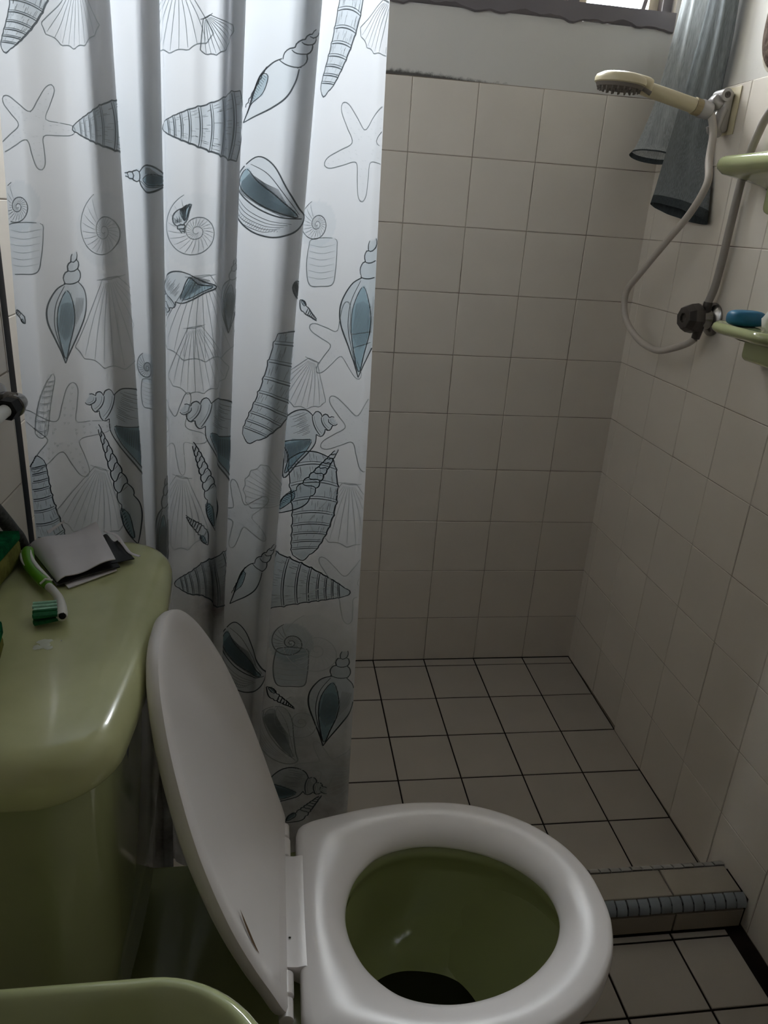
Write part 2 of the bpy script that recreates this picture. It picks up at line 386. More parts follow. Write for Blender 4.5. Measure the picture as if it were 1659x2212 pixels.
tag(wld, 'left wall behind the green cistern with old off-white tiles', kind='structure')
mk('grout_bed', *box(LXD, LXD + .0046, YF, YE - .012, DZ - .02, ZTOP - .0525), MT['grout'], wld, smooth=0)
ys = [YE - .012 - .15 * k for k in range(12)]
for i in range(len(ys) - 1):
    for k in range(10):
        y1, y0 = ys[i], max(ys[i + 1], YF)
        if y1 - y0 < .01: continue
        z0, z1 = ROWZ[k] - .052 if k else DZ, ROWZ[k + 1] - .052
        put_tile(wld, tile_mesh(y1 - y0, z1 - z0, 'tile', .002), (LXD + jit(.0006), (y0 + y1) / 2, (z0 + z1) / 2), (H + jit(.003), 0, H + jit(.003)))
# rounded edge tiles closing the dry wall
for k in range(10):
    z0, z1 = (ROWZ[k] - .052 if k else DZ) + .001, ROWZ[k + 1] - .053
    a = np.linspace(0, H, 9); R_ = .016
    arc = [(LXD + .006 - R_ + R_ * math.cos(t), YE - .012 + R_ * math.sin(t)) for t in a]
    prof = [(LXD - .02, YE - .012)] + [(LXD, YE - .012)] + arc + [(LXD - .02, YE + .004)]
    mk('edge_tile', *loft([[(x, y, z) for x, y in prof] for z in (z0, z1)], True, (True, True)), MT['tile'], wld, smooth=35)
st = mk('dark_gap_strip', *rbox((LXS + .013, -.8150, 0.80), (.026, .036, 1.62), .003, 2), MT['black'])  # black strip paints the shaded gap beside the curtain
tag(st, 'upright black strip standing in for the dark gap between left wall and shell curtain', 'strip')
# ---- front wall (behind the camera) and ceiling
wf = mk('wall_front', *box(-1.40, .12, YF - .12, YF, -.15, ZC + .1), MT['door'], smooth=0); tag(wf, 'wall behind the camera', kind='structure')
ce = mk('ceiling', *box(-1.40, .12, YF - .12, .14, ZC, ZC + .1), MT['ceiling'], smooth=0); tag(ce, 'plain ceiling', kind='structure')
dr = bpy.data.objects.new('door_1', None); dr.location = (-.55, YF, DZ); COL.objects.link(dr); tag(dr, 'unseen dark brown door added behind the camera to cut bounced light', kind='structure')  # unseen door, added dark so less light bounces back
mk('leaf', *rbox((-.55, YF + .02, 1.02), (.95, .04, 2.05), .003, 1), MT['door'], dr, smooth=0)
mk('handle', *tube([(-.13, YF + .04, 1.0), (-.13, YF + .08, 1.0), (-.23, YF + .085, 1.0)], .009, 12), MT['chrome'], dr)
# ---- floors
FROW = [0.0] + [-(0.039 + .1511 * k) for k in range(0, 6)] + [-.845]
fl = mk('floor', *box(-1.40, .12, YF, .14, -.20, -.06), MT['cement'], smooth=0); tag(fl, 'tiled bathroom floor', kind='structure')
sx = math.atan(SLOPE)
def fz(y): return SLOPE * y
gv = [(LXS, 0, -.0015), (0, 0, -.0015), (0, -.86, fz(-.86) - .0015), (LXS, -.86, fz(-.86) - .0015)]
V, F = loft([[(x, y, z) for x, y, z in gv], [(x, y, -.07) for x, y, z in gv]], True, (True, True))
mk('shower_grout_bed', V, F, MT['fgrout'], fl, smooth=0)
for i in range(len(COLX) - 1):
    for k in range(len(FROW) - 1):
        x1, x0 = COLX[i] - (.006 if i == 0 else 0), max(COLX[i + 1], LXS + .006); y1, y0 = FROW[k] - (.006 if k == 0 else 0), FROW[k + 1]
        if x1 - x0 < .01: continue
        yc = (y0 + y1) / 2
        put_tile(fl, tile_mesh(x1 - x0, y1 - y0, 'ftile', .0034, ch=.001), ((x0 + x1) / 2, yc, fz(yc) - TH + jit(.0003)), (sx + jit(.0015), jit(.0015), 0))
mk('dry_grout_bed', *box(LXD, 0, YF, -.90, -.07, DZ - .002), MT['fgrout'], fl, smooth=0)
DROW = [-.926, -.941, -1.074, -1.224, -1.374, -1.524, -1.674, -1.824, -1.974, -2.124, -2.274, -2.424]
DCOL = [-.040] + [-(0.1535 + .151 * k) for k in range(0, 8)]
for i in range(len(DCOL) - 1):
    for k in range(len(DROW) - 1):
        x1, x0 = DCOL[i], max(DCOL[i + 1], LXD + .004); y1, y0 = DROW[k], DROW[k + 1]
        if x1 - x0 < .01: continue
        put_tile(fl, tile_mesh(x1 - x0, y1 - y0, 'ftile', .0042, ch=.001), ((x0 + x1) / 2, (y0 + y1) / 2, DZ - TH + jit(.0003)), (jit(.002), jit(.002), 0))
mk('dark_edge', *box(-.038, -.005, YF, -.93, DZ - .02, DZ - .006), MT['cement'], fl, smooth=0)  # dark cement strip along the right wall
# ---- kerb between shower and dry floor
kb = mk('shower_kerb', *box(LXD, -.0055, -.921, -.850, -.06, .0525), MT['fgrout'], smooth=0)
tag(kb, 'low tiled kerb with dark blue mosaic edges closing off the shower floor', 'kerb')
xs = [-.012, -.150, -.300, -.450, -.600, -.750, -.900, -1.050, -1.200]
for i in range(len(xs) - 1):
    x1, x0 = xs[i], xs[i + 1]
    put_tile(kb, tile_mesh(x1 - x0, .062, 'ctile', .003), ((x0 + x1) / 2, -.8765, .0525), (jit(.002), jit(.002), 0), 'top_tile')
    put_tile(kb, tile_mesh(x1 - x0, .044, 'ctile', .003), ((x0 + x1) / 2, -.921, .0125), (H, 0, 0), 'face_tile')
def bull(ysgn, mt):
    a = np.linspace(0, H, 7); R_ = .019
    arc = [(ysgn * R_ * math.sin(t), R_ * math.cos(t)) for t in a]
    prof = [(0, 0), (0, R_)] + arc[1:] + []
    prof = [(0, 0)] + arc
    if ysgn > 0: prof = prof[::-1]
    h_ = .0098; rings = [[(x, y, z) for y, z in prof] for x in (-h_, -h_ + .0008, h_ - .0008, h_)]
    for r_, s_ in ((0, .96), (3, .96)): rings[r_] = [(x, y * s_, z * s_) for x, y, z in rings[r_]]
    V, F = loft(rings, True, (True, True)); me = bpy.data.meshes.new('edge_mosaic'); me.from_pydata(V, [], F); me.materials.append(MT[mt]); me.update()
    me.polygons.foreach_set('use_smooth', [True] * len(me.polygons)); me.set_sharp_from_angle(angle=math.radians(35)); return me
bf, bb = bull(-1, 'mosaic'), bull(1, 'mosaic_pale')
for k in range(55):
    x = -.020 - .0216 * k
    if x < -1.222: break
    put_tile(kb, bf, (x, -.9085, .0395 + jit(.0004)), (jit(.02), jit(.02), 0), 'edge_mosaic')
    put_tile(kb, bb, (x, -.8445, .0395 + jit(.0004)), (jit(.02), jit(.02), 0), 'edge_mosaic')
mk('back_face', *box(LXD, -.0055, -.8465, -.836, -.06, .040), MT['ctile'], kb, smooth=0)
# ---- window
wn = bpy.data.objects.new('window_1', None); wn.location = ((w['x0'] + w['x1']) / 2, .05, w['z0']); COL.objects.link(wn)
tag(wn, 'high window with grey painted frame above the shower wall', kind='structure')
def sill():
    xs_ = np.linspace(w['x0'] - .03, w['x1'] + .012, 90); r2 = random.Random(9); V = []; F = []
    for i, x in enumerate(xs_):
        lo = 1.625 + .0035 * math.sin(x * 31) + .003 * math.sin(x * 83 + 1) + r2.uniform(-.0015, .0015)
        V += [(x, -.004, lo), (x, -.009, lo + .003), (x, -.009, w['z0'] - .002), (x, .14, w['z0'] + .001), (x, .14, w['z0'] - .03), (x, .0, w['z0'] - .034)]
        if i:
            a, b = 6 * (i - 1), 6 * i
            for q in range(6): F.append((a + q, b + q, b + (q + 1) % 6, a + (q + 1) % 6))
    return V, F
mk('sill', *sill(), MT['winframe'], wn, smooth=30)
fr = [box(w['x0'] - .03, w['x1'] + .012, .02, .10, w['z1'], w['z1'] + .03), box(w['x0'] - .03, w['x0'], .02, .10, w['z0'], w['z1']), box(w['x1'] - .010, w['x1'] + .012, .02, .10, w['z0'], w['z1']),
      box(-.262, -.236, .03, .09, w['z0'], w['z1']), box(-.632, -.606, .03, .09, w['z0'], w['z1'])]
mk('frame', *join(*fr), MT['winframe'], wn, smooth=0)
for x0, x1 in ((w['x0'], -.632), (-.606, -.262), (-.236, w['x1'] - .010)):
    sh = mk('sash', *join(box(x0, x0 + .022, .045, .075, w['z0'], w['z1']), box(x1 - .022, x1, .045, .075, w['z0'], w['z1']),
                          box(x0 + .022, x1 - .022, .045, .075, w['z0'], w['z0'] + .004), box(x0 + .022, x1 - .022, .045, .075, w['z1'] - .022, w['z1'])), MT['winlight'], wn, smooth=0)
    mk('pane', *box(x0 + .022, x1 - .022, .058, .062, w['z0'] + .004, w['z1'] - .022), MT['glass'], sh, smooth=0)
mk('added_shade_ledge', *box(w['x0'] - .25, .30, .14, .38, w['z1'] + .045, w['z1'] + .125), MT['ceiling'], wn, smooth=0)  # unseen ledge, added to cut steep sky light
mk('added_shade_wall', *box(-1.20, -1.06, .14, .85, .6, 3.2), MT['ceiling'], wn, smooth=0)  # unseen outside wall, added to keep sky light off the right wall
mk('stay', *tube([(-.088, .03, w['z0'] + .004), (-.060, .05, w['z0'] + .10)], .006, 8), MT['winframe'], wn)
# ---- shower curtain surface: profile in plan (metres), blended from top to bottom
CUR_Z0, CUR_Z1 = 0.075, 1.93
CUR_YC = -0.782
def _edges(z):
    k = (1.42 - z) / 1.22
    L = lambda a, b: a + (b - a) * k
    return [L(-1.222, -1.252), L(-1.156, -1.180), L(-1.091, -1.078), L(-1.034, -1.066),
            L(-0.935, -0.990), L(-0.846, -0.926), L(-0.762, -0.756)]
def _control(z):
    e = _edges(z)
    k = min(1.0, max(0.0, (1.42 - z) / 1.22))
    P = [(e[0], -0.788), (e[0] + .020, -0.797), (e[0] * .55 + e[1] * .45, -0.800), (e[1] - .008, -0.786), (e[1] + .010, -0.781)]
    def fold(x, f, d, amp):
        # cloth comes to a front crest at x, doubles back behind itself and comes forward again
        return [(x - .014, f), (x - .002, f + .003), (x + .001, f + .009), (x - .010, f + .016),
                (x - d, f + .021), (x - d - .004, f + .027), (x - d + .012, f + .031), (x + .004, f + .028 - amp)]
    P += [(e[1] * .5 + e[2] * .5, -0.790)]
    P += fold(e[2], -0.799, .016, .002)
    P += [(e[2] * .5 + e[3] * .5, -0.786)]
    P += fold(e[3], -0.800, .012, .004)
    P += [(e[3] * .62 + e[4] * .38, -0.789), (e[3] * .42 + e[4] * .58, -0.783), (e[3] * .2 + e[4] * .8, -0.793)]
    P += fold(e[4], -0.803, .018, .002)
    P += [(e[4] * .66 + e[5] * .34, -0.787), (e[4] * .30 + e[5] * .70, -0.797)]
    P += fold(e[5], -0.802, .016, .002)
    P += [(e[5] * .62 + e[6] * .38, -0.779), (e[5] * .3 + e[6] * .7, -0.787), (e[6] - .010, -0.793), (e[6], -0.790)]
    return np.array(P)
_CM = _control(0.85)
_CS = np.concatenate([[0], np.cumsum(np.hypot(*np.diff(_CM, axis=0).T))])   # arc length of the control points
CUR_S = float(_CS[-1])
def _cr(P, t):
    # centripetal-free Catmull-Rom on the knot values _CS
    P = np.asarray(P); n = len(P)
    i = np.clip(np.searchsorted(_CS, t, side='right') - 1, 0, n - 2)
    h = (_CS[i + 1] - _CS[i])[:, None]
    m = np.empty_like(P)
    m[1:-1] = (P[2:] - P[:-2]) / (_CS[2:] - _CS[:-2])[:, None]
    m[0] = (P[1] - P[0]) / (_CS[1] - _CS[0]); m[-1] = (P[-1] - P[-2]) / (_CS[-1] - _CS[-2])
    u = ((t - _CS[i])[:, None]) / h
    return ((2*u**3 - 3*u**2 + 1) * P[i] + (u**3 - 2*u**2 + u) * h * m[i] +
            (-2*u**3 + 3*u**2) * P[i + 1] + (u**3 - u**2) * h * m[i + 1])
_CT, _CB = _control(1.42), _control(0.20)
def cur_point(s, z):
    s = np.clip(np.atleast_1d(np.asarray(s, float)), 0, CUR_S); z = np.atleast_1d(np.asarray(z, float))
    a, b = _cr(_CT, s), _cr(_CB, s)
    k = np.clip((1.42 - z) / 1.22, -0.45, 1.1)[:, None]
    xy = a + (b - a) * k
    xy[:, 1] += .004 * np.sin(z * 5.1 + s * 9) + .002 * np.sin(z * 11 - s * 17)
    return np.column_stack([xy, z])
def cur_frame(s, z):
    p = cur_point(s, z)
    ds = cur_point(np.asarray(s) + .001, z) - cur_point(np.asarray(s) - .001, z)
    n = np.column_stack([ds[:, 1], -ds[:, 0], 0 * ds[:, 0]])
    n /= np.linalg.norm(n, axis=1)[:, None] + 1e-12
    return p, n
MOTIFS = [
    ('whelk', 0.0366, 1.3936, 0.0418, 0.0848, 0.0611, -0.015, 0.55),
    ('turret', 0.1484, 1.2793, 0.109, 0.0084, -0.0059, -0.0866, 0.6),
    ('turret', 0.3685, 1.2876, 0.1038, 0.0046, -0.0054, -0.088, 0.62),
    ('tulip', 0.5214, 1.3509, 0.0815, 0.1077, 0.0919, -0.051, 0.7),
    ('whelk', 0.6536, 1.4007, 0.0403, 0.124, 0.0678, -0.0127, 0.65),
    ('tun', 0.5188, 1.2111, 0.0867, -0.0373, -0.043, -0.0796, 0.75),
    ('spindle', 0.2508, 1.2256, 0.0695, -0.0045, -0.0104, -0.0536, 0.75),
    ('spiral', 0.1328, 1.1592, 0.094, 0.0057, -0.0064, -0.0922, 0.25),
    ('spiral', 0.3604, 1.1655, 0.0969, 0.0059, -0.0025, -0.0933, 0.25),
    ('spiral', 0.6391, 1.1838, 0.0639, 0.004, 0.0018, -0.06, 0.42),
    ('spiral', 0.0162, 1.1815, 0.0603, 0.0039, -0.0064, -0.0594, 0.45),
    ('barrel', 0.6515, 1.1363, 0.002, -0.0591, -0.0528, -0.003, 0.4),
    ('barrel', 0.0193, 1.1328, -0.0062, -0.0588, -0.0557, -0.0033, 0.42),
    ('conch', 0.3302, 1.0892, 0.0376, 0.0675, 0.0647, -0.0315, 0.7),
    ('conch', 0.339, 1.1773, -0.0108, 0.0307, 0.0298, 0.0122, 0.6),
    ('spindle', 0.7282, 1.0777, -0.0134, -0.187, -0.1277, 0.009, 0.8),
    ('spindle', 0.0731, 1.0594, -0.0195, -0.1433, -0.0862, 0.0005, 0.65),
    ('spindle', 0.4162, 1.0874, -0.0061, -0.0967, -0.0489, 0.0001, 0.4),
    ('auger', 0.635, 1.0698, -0.0325, 0.0228, 0.0362, 0.0486, 0.8),
    ('tun', 0.5625, 1.0995, 0.0129, -0.0203, -0.0122, -0.0075, 0.7),
    ('whelk', 0.5399, 0.9609, 0.0633, 0.1512, 0.1053, -0.0442, 0.8),
    ('conch', 0.1438, 0.924, 0.113, -0.027, -0.036, -0.1231, 0.8),
    ('conch', 0.3988, 0.914, 0.1157, -0.027, -0.0308, -0.1226, 0.8),
    ('conch', 0.6432, 0.9039, -0.0968, -0.0278, 0.0267, -0.1004, 0.85),
    ('auger', 0.1318, 0.818, 0.0609, -0.168, -0.1499, -0.0772, 0.95),
    ('auger', 0.3823, 0.8136, 0.0514, -0.1312, -0.1412, -0.0698, 0.95),
    ('auger', 0.6603, 0.8182, -0.0721, -0.1157, -0.1318, 0.0942, 0.95),
    ('whelk', 0.6562, 0.7787, 0.0011, 0.1696, 0.1163, -0.0031, 0.92),
    ('whelk', 0.019, 0.7884, 0.0077, -0.1301, -0.0868, -0.018, 0.95),
    ('auger', 0.367, 0.7428, 0.041, -0.0435, -0.0608, -0.0708, 0.9),
    ('turret', 0.3831, 0.6555, 0.1042, 0.0162, 0.0113, -0.1117, 0.95),
    ('tulip', 0.5254, 0.6701, 0.0751, 0.1164, 0.0744, -0.0613, 0.95),
    ('turret', 0.6624, 0.6455, -0.1199, 0.0148, 0.0082, 0.1196, 0.95),
    ('tun', 0.5184, 0.5152, 0.0904, -0.0523, -0.0428, -0.1066, 0.95),
    ('spiral', 0.6491, 0.5348, 0.0636, -0.0012, 0.0013, -0.0741, 0.7),
    ('barrel', 0.6516, 0.4892, 0.0013, -0.0717, -0.0516, 0.0013, 0.7),
    ('spindle', 0.7134, 0.4317, -0.0216, -0.1981, -0.1043, 0.0252, 0.9),
    ('auger', 0.6394, 0.425, -0.0433, 0.0376, 0.0382, 0.0659, 0.95),
    ('conch', 0.6682, 0.2495, -0.0869, 0.036, -0.0225, -0.1075, 0.95),
    ('auger', 0.6847, 0.1864, -0.0387, -0.0718, -0.0771, 0.0725, 0.95),
    ('tun', 0.6454, 0.3494, 0.0487, -0.1028, -0.0535, -0.0361, 0.5),
    ('spiral', 0.2322, 0.9828, 0.0406, 0.0015, -0.0021, -0.0421, 0.55),
    ('barrel', 0.2334, 0.9474, -0.0019, -0.0392, -0.0299, -0.001, 0.45),
    ('scallop', 0.3819, 1.3887, 0.0238, -0.035, -0.0384, -0.0227, 0.47),
    ('spindle', 0.2639, 0.7445, -0.0073, -0.1735, -0.0432, -0.0003, 0.7),
    ('auger', 0.0066, 1.0505, 0.0207, -0.0172, -0.0283, -0.034, 0.7),
    ('star', 0.0429, 1.2729, 0.1, -0.0006, -0.0186, -0.0964, 0.19),
    ('star', 0.7112, 1.2792, 0.1315, -0.0327, -0.0406, -0.1194, 0.17),
    ('star', 0.7269, 0.907, 0.1224, -0.0188, -0.015, -0.1251, 0.28),
    ('star', 0.5011, 0.7647, 0.0837, -0.0639, -0.0595, -0.0929, 0.31),
    ('star', 0.72, 0.6447, 0.1089, -0.0329, -0.0234, -0.1199, 0.31),
    ('star', 0.0553, 0.8882, 0.1296, 0.0277, 0.0103, -0.1383, 0.21),
    ('star', 0.7126, 0.2878, 0.0801, -0.0599, -0.0415, -0.0946, 0.34),
    ('scallop', 0.1067, 1.3946, -0.0125, -0.0699, -0.0767, -0.001, 0.19),
    ('scallop', 0.3339, 1.4002, -0.0096, -0.0707, -0.0793, -0.0011, 0.21),
    ('scallop', 0.0899, 0.7851, -0.0246, -0.1068, -0.0843, 0.0159, 0.26),
    ('scallop', 0.334, 0.7648, -0.0139, -0.1219, -0.0875, 0.0077, 0.26),
    ('scallop', 0.7182, 0.7698, 0.0015, -0.1073, -0.1, 0.0028, 0.26),
    ('scallop', 0.6376, 0.9692, -0.023, -0.0695, -0.0683, 0.0226, 0.26),
    ('scallop', 0.3707, 1.0525, 0.0074, -0.1158, -0.1162, -0.0156, 0.17),
    ('star', 0.3338, 0.8934, 0.0166, -0.1269, -0.0844, -0.0179, 0.21),
    ('scallop', 0.1432, 1.0429, 0.0133, -0.1191, -0.1189, -0.0265, 0.13),
    ('star', 0.6936, 1.0302, 0.0594, -0.0921, -0.0934, -0.0586, 0.14),
    ('scallop', 0.5387, 0.8105, -0.0707, 0.0266, 0.0202, 0.0611, 0.21),
    ('spiral', 0.6857, 0.5248, 0.114, -0.0024, 0.0041, -0.1327, 0.28),
    ('spiral', 0.6706, 0.3793, 0.0866, -0.0034, 0.0024, -0.1054, 0.35),
    ('scallop', 0.7292, 0.252, -0.0628, -0.0433, -0.0409, 0.0832, 0.26),
    ('scallop', 0.7307, 1.4128, -0.0199, -0.0566, -0.0654, 0.014, 0.17),
    ('scallop', 0.3654, 0.9964, 0.0138, -0.0937, -0.0833, -0.0182, 0.17),
    ('whelk', 0.0347, 0.9298, -0.0216, -0.0838, -0.0296, 0.0048, 0.18),
]
# ---- what is printed on the curtain: outlines (ribbons) and soft washes (colour attribute)
def _bumps(n): return np.linspace(0, 1, n)
def m_turret(wk=False):
    S = []; ribs = [.07, .14, .22, .31, .42, .55, .70, .86]
    ax = (lambda x: .10 * np.sin(np.pi * x)) if wk else (lambda x: 0 * x)
    hw = (lambda x: .09 + .26 * np.sqrt(np.clip(x, 0, 1)) * (1 - .28 * np.clip((x - .6) / .4, 0, 1) ** 2)) if wk else (lambda x: .055 + .42 * np.clip(x, 0, 1) ** .85)
    x = np.linspace(0.0, .95, 80); bm = 1 + .07 * np.sum([np.exp(-((x - r) / .014) ** 2) for r in ribs], axis=0)
    top = np.column_stack([x, ax(x) - hw(x) * bm]); bot = np.column_stack([x + .03, ax(x) + hw(x) * bm * .96])
    S += [(top, 1.5, 1), (bot, 2.0, 1)]
    tip = np.array([[0, ax(0.) - hw(0.)], [-.035, ax(0.) - .02], [-.03, ax(0.) + .03], [.03, ax(0.) + hw(0.) * .96]]); S.append((spline(tip, 12), 1.5, 1))
    h = hw(.95); a_ = ax(.95); end = spline([[.95, a_ - h], [1.02, a_ - h * .45], [1.03, a_ + h * .2], [.98, a_ + h * .96]], 24); S.append((end, 1.6, 1))
    t = np.linspace(-1, 1, 18)
    for j, r in enumerate(ribs):
        for d, wd in ((0, 1.3), (.018 + .008 * j / 8, .8)):
            q = r + d; S.append((np.column_stack([q + .03 * (t + 1) / 2 + .05 * r * (1 - t ** 2) , ax(q) + hw(q) * t * .98]), wd, .9))
        r1 = ribs[j + 1] if j + 1 < len(ribs) else .97
        rr_ = random.Random(j)
        for k in range(4 + 2 * j):
            yy = rr_.uniform(-.2, .95) if k % 3 else rr_.uniform(-.9, -.5); L = (r1 - r) * rr_.uniform(.25, .6); x0 = r + (r1 - r) * (.12 if k % 2 else .88) - (0 if k % 2 else L)
            x0 += .05 * r * (1 - yy ** 2) + .02; S.append((np.array([[x0, ax(r) + hw(r) * yy], [x0 + L, ax(r1) * .5 + ax(r) * .5 + hw((r + r1) / 2) * yy]]), .55, .6))
    return S, [(np.vstack([top, end, bot[::-1], tip[::-1]]), .55)]
def m_whelk(): return m_turret(True)
def m_auger():
    S = []; e = [0.0, .06, .12, .185, .255, .335, .42, .515, .62]; top = []; bot = []
    hw = lambda x: .012 + .115 * x
    for j in range(len(e) - 1):
        t = np.linspace(0, 1, 9); x = e[j] + (e[j + 1] - e[j]) * t; b = .82 + .30 * np.sin(np.pi * t) ** .7
        top += list(np.column_stack([x, -hw(x) * b])); bot += list(np.column_stack([x + .035, hw(x) * b]))
        if j: 
            t2 = np.linspace(-1, 1, 10); S.append((np.column_stack([e[j] + .018 + .022 * t2 + .012 * np.sin(t2 * 3), hw(e[j]) * .9 * t2]), 1.4, 1))
            S.append((np.column_stack([e[j] + .035 + .018 * t2[:6], hw(e[j]) * .8 * t2[:6]]), .6, .7))
    top = np.array(top); bot = np.array(bot)
    body_t = spline([top[-1], [.70, -.085], [.80, -.06], [.92, .015], [1.0, .075]], 24); body_b = spline([bot[-1], [.72, .098], [.80, .125], [.90, .115], [1.0, .08]], 24)
    S += [(top, 1.7, 1), (bot, 1.7, 1), (body_t, 1.7, 1), (body_b, 1.6, 1)]
    ap = np.array([[.68, .09], [.74, .04], [.84, .05], [.95, .085], [.85, .12], [.75, .12]]); S.append((spline(ap, 24, True), 1.2, 1))
    for k in range(9): S.append((np.array([[.70 + .025 * k, .06 + .004 * k], [.715 + .025 * k, .11]]), .9, 1))
    return S, [(np.vstack([top, body_t, body_b[::-1], bot[::-1]]), .35), (spline(ap, 24, True), .9)]
def m_conch():
    S = []; e = [0, .08, .18, .31]; hs = [.055, .105, .165]; T_ = []; B_ = []
    for j in range(3):
        t = np.linspace(0, 1, 10); x = e[j] + (e[j + 1] - e[j]) * t; b = hs[j] * (.78 + .28 * np.sin(np.pi * t))
        T_ += list(np.column_stack([x + .02, -b - .02])); B_ += list(np.column_stack([x - .01 + .05 * j / 3, b]))
        t2 = np.linspace(-1, 1, 12); xx = e[j + 1]
        S.append((np.column_stack([xx + .03 * t2 * -1 + .03 * (1 - t2 ** 2), hs[j] * t2 * .95]), 1.4, 1)); S.append((np.column_stack([xx - .03 + .03 * (1 - t2 ** 2) - .03 * t2, hs[j] * t2 * .8]), .6, .7))
    T_ = np.array(T_); B_ = np.array(B_)
    t1 = spline([T_[-1], [.42, -.25], [.58, -.27], [.74, -.20], [.84, -.05], [.88, .12]], 36); b1 = spline([B_[-1], [.38, .26], [.52, .38], [.70, .50], [.90, .66], [.93, .60], [.88, .40], [.88, .12]], 40)
    ap = spline([[.42, .20], [.55, .16], [.75, .13], [.84, .16], [.80, .36], [.90, .60], [.68, .44], [.52, .33]], 48, True)
    S += [(T_, 1.6, 1), (B_, 1.6, 1), (t1, 1.7, 1), (b1, 1.8, 1), (ap, 1.4, 1)]
    r_ = random.Random(2)
    for k in range(16): y = -.22 + .02 * k; S.append((np.array([[.40 + r_.random() * .05, y], [.52 + r_.random() * .16, y + .02]]), .6, .75))
    for k in range(22): x = .44 + .02 * k; S.append((np.array([[x, .17 + .0 * k], [x + .03 + .003 * k, .26 + .011 * k]]), .9, .95))
    return S, [(np.vstack([T_, t1, b1[::-1], B_[::-1]]), .45), (ap, .95)]
def m_spindle():
    S = []; e = [0, .07, .15, .26]; hs = [.045, .08, .12]; T_ = []; B_ = []
    for j in range(3):
        t = np.linspace(0, 1, 10); x = e[j] + (e[j + 1] - e[j]) * t; b = hs[j] * (.75 + .3 * np.sin(np.pi * t)); T_ += list(np.column_stack([x, -b])); B_ += list(np.column_stack([x + .02, b]))
        t2 = np.linspace(-1, 1, 10); S.append((np.column_stack([e[j + 1] + .015 * t2 + .02 * (1 - t2 ** 2), hs[j] * t2 * .95]), 1.3, 1))
    T_ = np.array(T_); B_ = np.array(B_)
    t1 = spline([T_[-1], [.32, -.20], [.42, -.25], [.56, -.24], [.74, -.14], [.90, -.05], [1.0, .0]], 40); b1 = spline([B_[-1], [.34, .22], [.48, .32], [.62, .30], [.78, .17], [.90, .07], [1.0, .0]], 40)
    ap = spline([[.34, .06], [.46, -.04], [.62, -.08], [.82, -.04], [.96, .0], [.80, .10], [.64, .16], [.48, .16]], 44, True)
    lip = spline([[.30, .10], [.46, .20], [.64, .20], [.80, .12], [.98, .01]], 24)
    S += [(T_, 1.5, 1), (B_, 1.5, 1), (t1, 1.7, 1), (b1, 1.9, 1), (ap, 1.3, 1), (lip, 1.0, .9)]
    for k in range(13): y = -.055 + .015 * k; S.append((np.array([[.44 + .3 * abs(y - .04), y], [.80 - .9 * abs(y - .02), y + .005]]), .55, .9))
    for k in range(10): y = -.2 + .014 * k; S.append((np.array([[.40, y], [.52 + .02 * k, y + .005]]), .5, .6))
    return S, [(np.vstack([T_, t1, b1[::-1], B_[::-1]]), .5), (ap, .95)]
def m_tulip():
    S = []; t1 = spline([[0, 0], [.14, -.05], [.28, -.12], [.42, -.17], [.55, -.15], [.62, -.10]], 36); b1 = spline([[0, 0], [.10, .06], [.24, .15], [.38, .20], [.52, .17], [.62, .11]], 36)
    S += [(t1, 1.7, 1), (b1, 1.7, 1)]; e = [.62, .74, .83, .90, .96]; hs = [.11, .075, .05, .03]; T_ = []; B_ = []
    for j in range(4):
        t = np.linspace(0, 1, 9); x = e[j] + (e[j + 1] - e[j]) * t; b = hs[j] * (.8 + .28 * np.sin(np.pi * t)); T_ += list(np.column_stack([x, -b])); B_ += list(np.column_stack([x, b]))
        t2 = np.linspace(-1, 1, 9); S.append((np.column_stack([e[j] - .02 * (1 - t2 ** 2) + .02 * t2, hs[j] * t2 * 1.05]), 1.2, 1))
    T_ = np.array(T_); B_ = np.array(B_); S += [(T_, 1.4, 1), (B_, 1.4, 1)]
    ap = [[.08, -.03], [.18, -.055], [.30, -.03], [.44, -.10], [.42, -.17], [.28, -.125], [.14, -.055]]; x = np.linspace(.12, .50, 40); fr_ = np.column_stack([x, -.075 - .22 * (x - .1) - .016 * np.abs(np.sin(x * 55))])
    S += [(spline(ap, 36, True), 1.0, 1), (fr_, 1.4, 1)]
    for k in range(14): S.append((np.array([[.16 + .02 * k, -.05 - .004 * k], [.17 + .02 * k, -.09 - .006 * k]]), .7, .9))
    return S, [(np.vstack([t1, T_, B_[::-1], b1[::-1]]), .22), (spline(ap, 36, True), .8)]
def m_tun():
    S = []; out = spline([[.0, -.25], [.10, -.42], [.32, -.40], [.60, -.22], [.86, -.06], [1.0, .0], [1.02, .14], [.96, .30], [.78, .46], [.50, .52], [.24, .44], [.06, .22], [-.02, -.02]], 90, True)
    ap = spline([[.04, -.20], [.24, -.12], [.55, -.06], [.92, .05], [.70, .12], [.40, .14], [.12, .08], [.02, -.04]], 60, True); lip = spline([[.0, .02], [.14, .14], [.42, .20], [.72, .17], [.98, .05]], 30)
    top = spline([[.05, -.28], [.30, -.27], [.60, -.14], [.92, .02]], 24)
    S += [(out, 1.8, 1), (ap, 1.3, 1), (lip, 1.6, 1), (top, .9, .8)]
    for k in range(34): y = -.17 + .009 * k; S.append((np.array([[.06 + .25 * abs(y + .02), y], [.34 + .012 * k * (1 - k / 40), y + .03], [.88 - 1.6 * abs(y - .05), y + .02]]), .6, .9))
    for k in range(5): S.append((spline([[.06 + .03 * k, .16 + .05 * k], [.30, .28 + .05 * k], [.62, .28 + .045 * k], [.90 - .03 * k, .18 + .04 * k]], 20), .7, .7))
    for k in range(24): t = k / 24; S.append((np.array([[.10 + .76 * t, .40 - .25 * (t - .45) ** 2], [.08 + .78 * t, .47 - .6 * (t - .5) ** 2]]), .6, .8))
    return S, [(out, .30), (ap, 1.0)]
